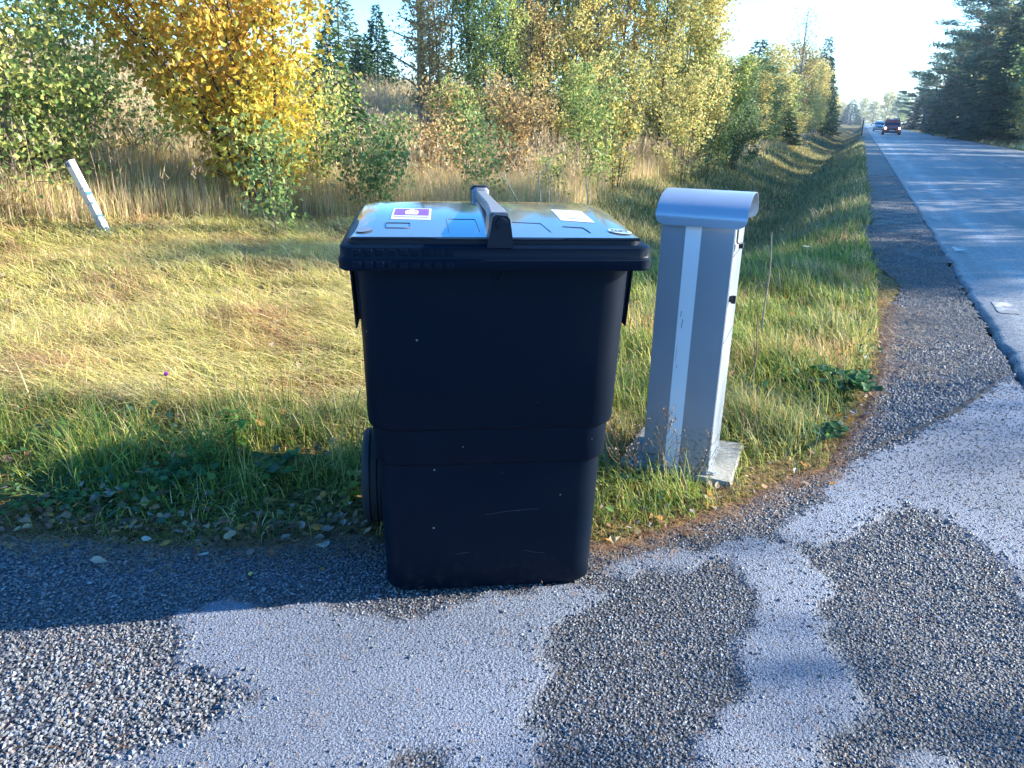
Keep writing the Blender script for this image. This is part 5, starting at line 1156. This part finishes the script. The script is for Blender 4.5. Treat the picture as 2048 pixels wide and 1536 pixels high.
plant_tree("birch_sapling", "slender green birch sapling in front of the yellow shrub's foot", "sapling", X(545, 7.7, 330), 7.7,
           decid(1.15, .34, GRN[:4]+LIM[:2], 800, .055, stems=4, cb=.08, nb=34, trunk_r=.007, bark=BK_GREY, shape='column', fan=.34, jit=.06, asp=.42))
plant_tree("leafy_bush", "dark green round leaved bush right of the yellow shrub, above the bin lid's left end", "shrub", X(735, 9.6, 300), 9.6,
           decid(.95, .5, GRN, 1300, .06, stems=7, cb=.1, nb=50, trunk_r=.008, bark=BK_DARK, shape='fan', fan=.6, jit=.08, asp=.42))
plant_tree("birch_sapling", "small birch sapling sticking up above the dark green bush", "sapling", X(790, 10.2, 300), 10.2,
           decid(1.35, .3, GRN+LIM[:1], 520, .06, stems=2, cb=.2, nb=22, trunk_r=.008, bark=BK_GREY, shape='column', fan=.15, jit=.06, asp=.42))
plant_tree("birch_sapling", "green birch sapling right of the catch handle, in the pale dry grass", "sapling", X(960, 10.8, 300), 10.8,
           decid(1.15, .42, GRN+LIM[:1], 900, .06, stems=5, cb=.1, nb=34, trunk_r=.007, bark=BK_GREY, shape='column', fan=.45, jit=.06, asp=.42))
plant_tree("birch_sapling", "lime green birch sapling midway between the catch handle and the box hood", "sapling", X(1190, 13.2, 260), 13.2,
           decid(2.1, .5, LIM, 1300, .065, stems=3, cb=.1, nb=40, trunk_r=.012, bark=BK_GREY, shape='column', fan=.35, jit=.08, asp=.42))
plant_tree("birch_sapling", "short yellowish sapling at the right edge of the pale dry grass", "sapling", X(1105, 11.6, 260), 11.6,
           decid(.8, .3, LIM, 420, .05, stems=3, cb=.1, nb=22, trunk_r=.007, bark=BK_GREY, shape='column', fan=.25, jit=.05, asp=.42))
plant_tree("spruce_tree", "green young spruce half hidden behind the right side of the yellow shrub", "tree", X(668, 12.5), 12.5, spruce(2.3, .95, 30, 4200, .10, [(.05, .12, .03), (.08, .16, .04), (.035, .08, .025)]), M_NEEDLE)
plant_tree("spruce_tree", "small dark blue green spruce against the sky in the gap right of the yellow shrub", "tree", X(757, 30, 180), 30, spruce(3.1, .95, 30, 4200, .16), M_NEEDLE)
plant_tree("spruce_tree", "lowest dark spruce leaning on the left of the small dark one in the gap", "tree", X(728, 29, 180), 29, spruce(2.0, .8, 24, 2600, .16), M_NEEDLE)
plant_tree("pine_sapling", "tiny grey green pine in the dry grass above the dark green bush", "sapling", X(700, 15, 180), 15, spruce(.9, .35, 14, 900, .10, PIN), M_NEEDLE)
plant_tree("pine_tree", "faint grey green conifer top between yellow shrub and dark spruce", "tree", X(682, 34, 180), 34, spruce(4.0, 1.6, 30, 3600, .2, [(.12, .16, .08), (.16, .2, .1), (.09, .12, .06)]), M_NEEDLE)
plant_tree("bare_tree", "tall bare pale trunk with sparse reddish twigs right of the dark spruce", "tree", X(838, 21, 120), 21, decid(7.5, 1.1, PLM+ORG[:1], 1500, .08, cb=.1, nb=46, trunk_r=.11, bark=BK_GREY, shape='cone', up=.5, jit=.12))
T = [ # px, Y, H, R, palette, leaves, label
 (862, 17, 3.4, .7, ORG, 1700, "orange leaved young aspen just right of the bare trunk"),
 (890, 24, 6.2, 1.0, MIX, 1900, "thin golden topped birch rising left of the big green birch"),
 (935, 17.5, 5.2, .95, GRN+LIM[:2], 3000, "green and lime birch, leftmost full crown of the thicket"),
 (985, 15.5, 4.0, .8, LIM+YEL[:1], 2300, "shorter lime yellow birch at the thicket's front left"),
 (1010, 21, 7.5, 1.1, GRN, 3200, "tall dark green birch behind the thicket's front left"),
 (1050, 22, 8.2, 1.1, MIX, 3000, "tall mixed green birch with a dark trunk, running off the top edge"),
 (1070, 16, 4.6, .9, ORG+YEL[:2], 2700, "orange brown leaved birch near the middle of the thicket front"),
 (1110, 19, 6.8, 1.1, LIM+GRN[:2], 3000, "pale green birch right of the tall dark trunked one"),
 (1145, 16.5, 4.8, .9, YEL, 2700, "yellow birch in the thicket front above the bin's right half"),
 (1180, 20.5, 7.6, 1.2, MIX+ORG[:1], 3200, "tall golden green birch at the middle of the thicket"),
 (1215, 17.5, 6.4, 1.05, YEL+ORG[:2], 3300, "brightest yellow orange birch, tall in the thicket middle"),
 (1255, 18.5, 6.6, 1.0, YEL+LIM[:2], 3000, "yellow lime birch beside the brightest one"),
 (1290, 21, 8.0, 1.15, GRN+MIX[:2], 3200, "tall green birch above the box hood's left end"),
 (1318, 17.5, 5.0, 1.0, MIX, 2900, "bushy olive birch above the box hood"),
 (1350, 19.5, 7.2, 1.1, LIM+MIX[:2], 3200, "lime green tall birch above the middle of the hood"),
 (1385, 21.5, 7.4, 1.2, LIM+YEL[:2], 3300, "yellow green birch with pale crown near the thicket's right end"),
 (1405, 18.8, 4.6, 1.0, YEL+LIM[:1], 2800, "short golden birch at the right end of the thicket"),
 (1432, 22, 3.5, 1.0, LIM+GRN[:1], 2800, "last green gold birch of the thicket, next to open ditch"),
 (1240, 14.8, 2.4, .7, MIX, 1500, "low olive bush in front of the yellow birches"),
 (1030, 13.6, 1.9, .6, PLM+ORG[:2], 1100, "low brown leaved bush in the dry grass behind the catch handle"),
 (900, 14.2, 1.7, .6, ORG+PLM[:2], 1000, "small rusty bush left of the lime yellow birch"),
 (1150, 24, 9.0, 1.3, GRN+LIM[:1], 3000, "very tall green birch behind the yellow ones, cut off by the top edge"),
 (1370, 26, 9.0, 1.3, MIX, 3000, "very tall olive birch behind the thicket's right half"),
 (1085, 27, 9.5, 1.3, LIM, 2800, "tall pale birch deep behind the middle of the thicket"),
 (960, 27, 7.0, 1.3, PLM, 1500, "thin purplish brown tree behind the left of the thicket"),
 (1468, 30, 3.4, 1.2, GRN+MIX[:2], 2600, "green leafy tree just past the thicket, before the gap in crowns"),
 (880, 12.6, 1.2, .5, ORG+PLM[:1], 700, "knee high rusty bush in the pale grass left of the green handle sapling"),
 (920, 13.4, 1.6, .55, LIM+GRN[:2], 800, "knee high green bush standing behind the green handle sapling"),
 (1170, 16.0, 2.6, .7, LIM, 1200, "leafy lime bush under the tall golden green birch"),
 (1375, 18.5, 2.8, .9, YEL+LIM[:2], 1400, "golden leafy bush at the thicket foot over the hood's right half"),
 (1420, 20.5, 2.6, .9, YEL+GRN[:2], 1400, "golden green bush at the last corner of the thicket"),
 (1478, 25, 2.2, 1.0, PIN+GRN[:1], 2400, "dark bluish bush at the ditch edge past the thicket"),
]
for px, Y, H, R, pal, nl, lab in T:
    if 14.5 < Y < 22 and H > 3: Y += 2.6; H *= 1.10
    sm = H < 3; ls = .062 if Y < 19 else .075
    plant_tree("leafy_bush" if sm else "birch_tree", lab, "shrub" if sm else "tree", X(px, Y), Y,
               decid(H, R, pal, int(nl*2.5), ls, stems=5 if sm else random.choice((1, 2, 3)), cb=.06 if sm else .10, nb=int(14+H*7), trunk_r=.012 if sm else .012+H*.006, bark=random.choice((BK_BIRCH, BK_GREY, BK_DARK)) if not sm else BK_DARK,
                     shape=random.choice(('ovoid', 'column')), up=random.uniform(.7, 1.0), fan=.5, jit=.09, asp=.42, clump=1.1, twig=3), group=None)
# ---- prototypes for the woods farther along the road
def proto(name, geos, lm, x, y, label, cat, scz=1.0): return plant_tree(name, label, cat, x, y, geos, lm)
def LX(u, s): return xy(u, s)
protos = {}
def put(kind, u, s, H, W, label, group=None):
    x, y = LX(u, s)
    if kind not in protos:
        hp_ = {'spruce': (14, lambda: spruce(14, 3.0, 52, 9000, .42), M_NEEDLE, 'spruce_tree'), 'spruce2': (14, lambda: spruce(14, 2.4, 46, 7000, .40), M_NEEDLE, 'spruce_tree'),
               'pine': (15, lambda: pine(15, 3.2, 9000, .36, .35), M_NEEDLE, 'pine_tree'), 'pine2': (15, lambda: pine(15, 2.8, 8000, .36, .25), M_NEEDLE, 'pine_tree'),
               'birchy': (10, lambda: decid(10, 2.1, YEL+LIM[:1], 6500, .19, cb=.12, nb=64, trunk_r=.10, shape='ovoid', up=.7, jit=.22, droop=.2), M_LEAF, 'birch_tree'),
               'birchg': (10, lambda: decid(10, 2.2, GRN+LIM[:2], 6500, .19, cb=.12, nb=64, trunk_r=.10, shape='ovoid', up=.7, jit=.22, droop=.2), M_LEAF, 'birch_tree'),
               'birchm': (10, lambda: decid(10, 2.2, MIX+YEL[:1], 6500, .19, cb=.08, nb=64, trunk_r=.10, shape='column', up=.8, jit=.22, droop=.1), M_LEAF, 'birch_tree'),
               'bare': (10, lambda: decid(10, 2.2, PLM, 1100, .12, cb=.15, nb=60, trunk_r=.10, bark=BK_GREY, shape='ovoid', up=.95, jit=.1, twig=5), M_LEAF, 'bare_tree'),
               'thin': (9, lambda: decid(9, 2.2, YEL+MIX[:2], 3400, .15, cb=.10, nb=44, trunk_r=.07, bark=BK_GREY, shape='ovoid', up=.8, jit=.16, twig=4), M_LEAF, 'birch_tree'),
               'bush': (3, lambda: decid(3, 1.5, MIX+PLM[:2], 3000, .13, stems=5, cb=.05, nb=60, trunk_r=.03, shape='fan', up=.7, fan=1.2, jit=.15), M_LEAF, 'leafy_bush')}[kind]
        protos[kind] = (hp_[0], plant_tree(hp_[3], label, "shrub" if kind == 'bush' else "tree", x, y, hp_[1](), hp_[2]), hp_[3])
        r = protos[kind][1]; r.scale = (W/2/2.2 if kind != 'bush' else W/2/1.5,)*2+(H/hp_[0],); r.rotation_euler[2] = random.uniform(0, 6)
        if group: r['group'] = group
        return r
    h0, src, nm = protos[kind]
    return copy_tree(src, nm, label, "shrub" if kind == 'bush' else "tree", x, y, (W/2/2.2 if kind != 'bush' else W/2/1.5, H/h0), random.uniform(0, 6), group)
def PU(px, s):      # u of a column px at road distance s
    r = ray(px, 235); a = math.atan2(r[0], r[1]); return s*math.tan(a-TH)
def HT(px, py, u, s_):   # height of a tree whose top shows at py
    x, y = xy(u, s_); r = ray(px, py); return max(.8, CAM_H+r[2]/r[1]*y-float(zg(np.array(x), np.array(y))))
LEFT = [('bush', 1480, 30, 215, 3.0, "grey blue bush by the ditch beyond the thicket"), ('birchg', 1492, 38, 118, 3.2, "pale green rounded tree left of the distant spruce top"),
 ('spruce', 1503, 50, 74, 4.0, "dark spruce whose top stands out left of the yellow distant birches"), ('birchy', 1540, 48, 88, 3.4, "golden birch right beside the dark distant spruce"),
 ('birchm', 1525, 36, 150, 2.8, "brown gold bushy birch low in front of the golden one"), ('bare', 1590, 58, 22, 5.4, "tall nearly bare tree with fine twigs against the sky, left of the road"),
 ('birchg', 1560, 42, 168, 2.6, "green low birch at the foot of the nearly bare tree"), ('birchm', 1578, 44, 160, 2.6, "orange brown birch half way along the left wood edge"), ('spruce2', 1594, 48, 185, 3.0, "small blue shaded spruce in the left wood edge"),
 ('birchm', 1622, 62, 95, 4.2, "brownish tall birch right of the nearly bare tree"), ('birchg', 1606, 52, 150, 2.6, "bright green birch left of the vivid yellow ones"), ('birchy', 1629, 54, 207, 1.3, "small vivid yellow birch low at the verge"),
 ('spruce', 1669, 90, 68, 3.6, "narrow pointed spruce top towering over the yellow birches"), ('birchy', 1656, 70, 118, 3.2, "vivid yellow birch at the left of the pair near the road"), ('birchy', 1680, 84, 122, 3.4, "vivid orange yellow birch, right one of the pair"),
 ('spruce2', 1693, 98, 112, 4.0, "dark spruce close behind the orange yellow birch"), ('birchg', 1668, 66, 196, 2.4, "light green birch under the vivid yellow pair"), ('birchg', 1696, 88, 195, 3.0, "light green shrub like birch nearer the road end"),
 ('birchy', 1708, 108, 165, 3.6, "last tall yellow birch before the left wood drops away"), ('birchm', 1718, 130, 190, 3.8, "orange birch at the end of the left wood"), ('bush', 1648, 60, 222, 2.2, "reddish bush at the foot of the yellow pair")]
for kd, px, s, top, W, lab in LEFT: uu0 = min(PU(px, s), -4.4); put(kd, uu0, s, HT(px, top, uu0, s), W, lab)
RIGHT = [('pine', 1788, 235, 182, 8, "farthest dark pine right of the road"), ('spruce', 1803, 200, 165, 7, "dark blue spruce behind the red car on the right"), ('pine', 1822, 170, 135, 8, "bushy pine with feathery left edge, right of the red car"),
 ('birchm', 1833, 135, 190, 3.0, "pale lit small birch standing before the dark right wood"), ('pine2', 1855, 145, 72, 9, "tall pine with layered branches jutting to the left"), ('spruce', 1878, 128, 60, 8, "big dark spruce between pine and pale mixed crowns"),
 ('birchg', 1870, 112, 150, 5, "greenish birch lit at its edge, second pale crown on the right"), ('pine', 1912, 112, -30, 9.5, "tallest pine at the left end of the right hand wood"), ('birchm', 1935, 94, 20, 6, "tall birch with sunlit yellowish leaves in the right wood"),
 ('spruce', 1925, 104, -40, 7.5, "dark spruce behind the sunlit tall birch"), ('birchg', 1965, 84, -30, 6.5, "wide green birch filling the upper right"), ('birchm', 1985, 76, 110, 5, "low birch with yellow specks in the deep shade, right"),
 ('spruce2', 1975, 86, -60, 7, "dark spruce behind the low specked birch"), ('pine', 2005, 84, -80, 9, "tall pine near the right edge of the photo"), ('birchg', 2025, 72, -60, 6.5, "large leafy birch at the right edge, crown off the top"),
 ('birchm', 2045, 68, 40, 5.5, "brownish birch cut by the right edge of the photo"), ('spruce', 2035, 80, -90, 8, "dark spruce behind the birches at the right edge")]
RIGHT += [('birchm', 1906, 100, 95, 4.6, "yellow flecked birch in front of the tallest left pine of the right wood"), ('birchg', 1943, 90, 60, 4.6, "upright blue green birch in the middle of the right wood front"),
 ('birchm', 1955, 82, 130, 4.2, "short golden specked birch at the foot of the right wood"), ('birchg', 1995, 78, 10, 5, "upright green birch in the right wood front near the picture edge"), ('birchy', 1848, 124, 175, 3.2, "first pale yellow lit crown at the left end of the right wood"),
 ('birchm', 2012, 72, 120, 4.4, "low mixed birch beneath the tall pine at the right edge"), ('bush', 1880, 104, 243, 4, "low reddish brown scrub on the right road bank"), ('bush', 1925, 88, 240, 3.6, "second low scrub on the right road bank, nearer")]
for kd, px, s, top, W, lab in RIGHT: uu0 = max(PU(px, s), 12.2); put(kd, uu0, s, HT(px, top, uu0, s), W, lab)
# indistinct fillers behind both wood edges
for k in range(26):
    s = 62+k*7.5+random.uniform(-2, 2); put(random.choice(('spruce', 'pine', 'spruce2', 'spruce', 'birchg')), random.uniform(18, 26), s, random.uniform(.125, .16)*s if s < 110 else random.uniform(.085, .11)*s, random.uniform(6.5, 8.5), "one of the dense dark trees deep in the shaded wood right of the road", "dark trees deep in the right wood")
for k in range(26):
    s = 34+k*6.5; v = random.uniform(9, 17)+(k % 3)*3; put(random.choice(('birchg', 'birchm', 'spruce2', 'birchy', 'bare')), -v, s, 2.2+s*.035+random.uniform(-.6, .8), random.uniform(3.4, 5), "one of the hazy trees filling the wood behind the left roadside birches", "trees behind the left roadside birches")
for k in range(12):
    s = 125+k*13; put(random.choice(('birchy', 'birchg', 'birchm', 'spruce2')), random.uniform(-13, -6.5), s, random.uniform(4, 5.5), random.uniform(3, 4.5), "one of the small far trees along the left road edge near the vanishing point", "far trees near the vanishing point")
for k in range(16):
    s = 330+random.uniform(0, 60); put(random.choice(('birchy', 'birchg', 'birchm', 'spruce')), -30+k*4.2, s, random.uniform(9, 13), random.uniform(7, 10), "one of the pale far trees closing the end of the road", "trees closing the end of the road")
# roadside trees past the right edge of the picture: they throw the dappled shade
SH = [('birchm', 13.0, 16.4, 9.2, 3.0), ('birchm', 13.0, 18.6, 10.0, 4.0), ('birchm', 14.2, 21.0, 9.8, 4.6), ('birchm', 13.0, 23.6, 8.6, 4.4), ('birchm', 14.0, 26.2, 8.8, 4.8), ('birchm', 13, 28.6, 8.4, 4.6), ('birchm', 13.6, 31, 8.8, 5), ('birchm', 13, 33.6, 8.6, 4.8), ('birchg', 14, 36.6, 9.4, 5.4),
      ('birchm', 13, 37.6, 9, 5),
      ('birchm', 13, 40.5, 11, 5), ('birchg', 14.5, 44, 12, 5), ('birchm', 13, 48, 12, 5), ('pine', 14, 52, 13, 6), ('birchg', 13, 56, 13, 6),
      ('birchm', 13.2, 8.55, 12.5, 3.3), ('birchm', 13.8, 5.4, 12.5, 3.6), ('bare', 13.6, 12.0, 9.0, 2.8), ('birchm', 13.6, .6, 9.6, 4.6), ('birchg', 20, 20, 11.2, 5), ('birchg', 20, 36, 13, 5.5)]
for kd, u, s, H, W in SH: put(kd, u, s, H, W, "one of the roadside trees standing past the right edge of the view", "roadside trees past the right edge")
# ================================================================= HAZE
hz = Geo(); hz.box(-420, 520, -60, 620, -3.0, 32.0); M_HZ = bpy.data.materials.new("haze_air"); M_HZ.use_nodes = True; t = M_HZ.node_tree; t.nodes.clear()
o_ = t.nodes.new('ShaderNodeOutputMaterial'); pv = t.nodes.new('ShaderNodeVolumePrincipled'); pv.inputs['Color'].default_value = (.80, .90, 1, 1); pv.inputs['Density'].default_value = .0006; pv.inputs['Anisotropy'].default_value = .55
t.links.new(pv.outputs[0], o_.inputs['Volume']); tag(hz.build("haze", M_HZ), kind='stuff')
S.cycles.volume_bounces = 0; S.cycles.volume_step_rate = 5
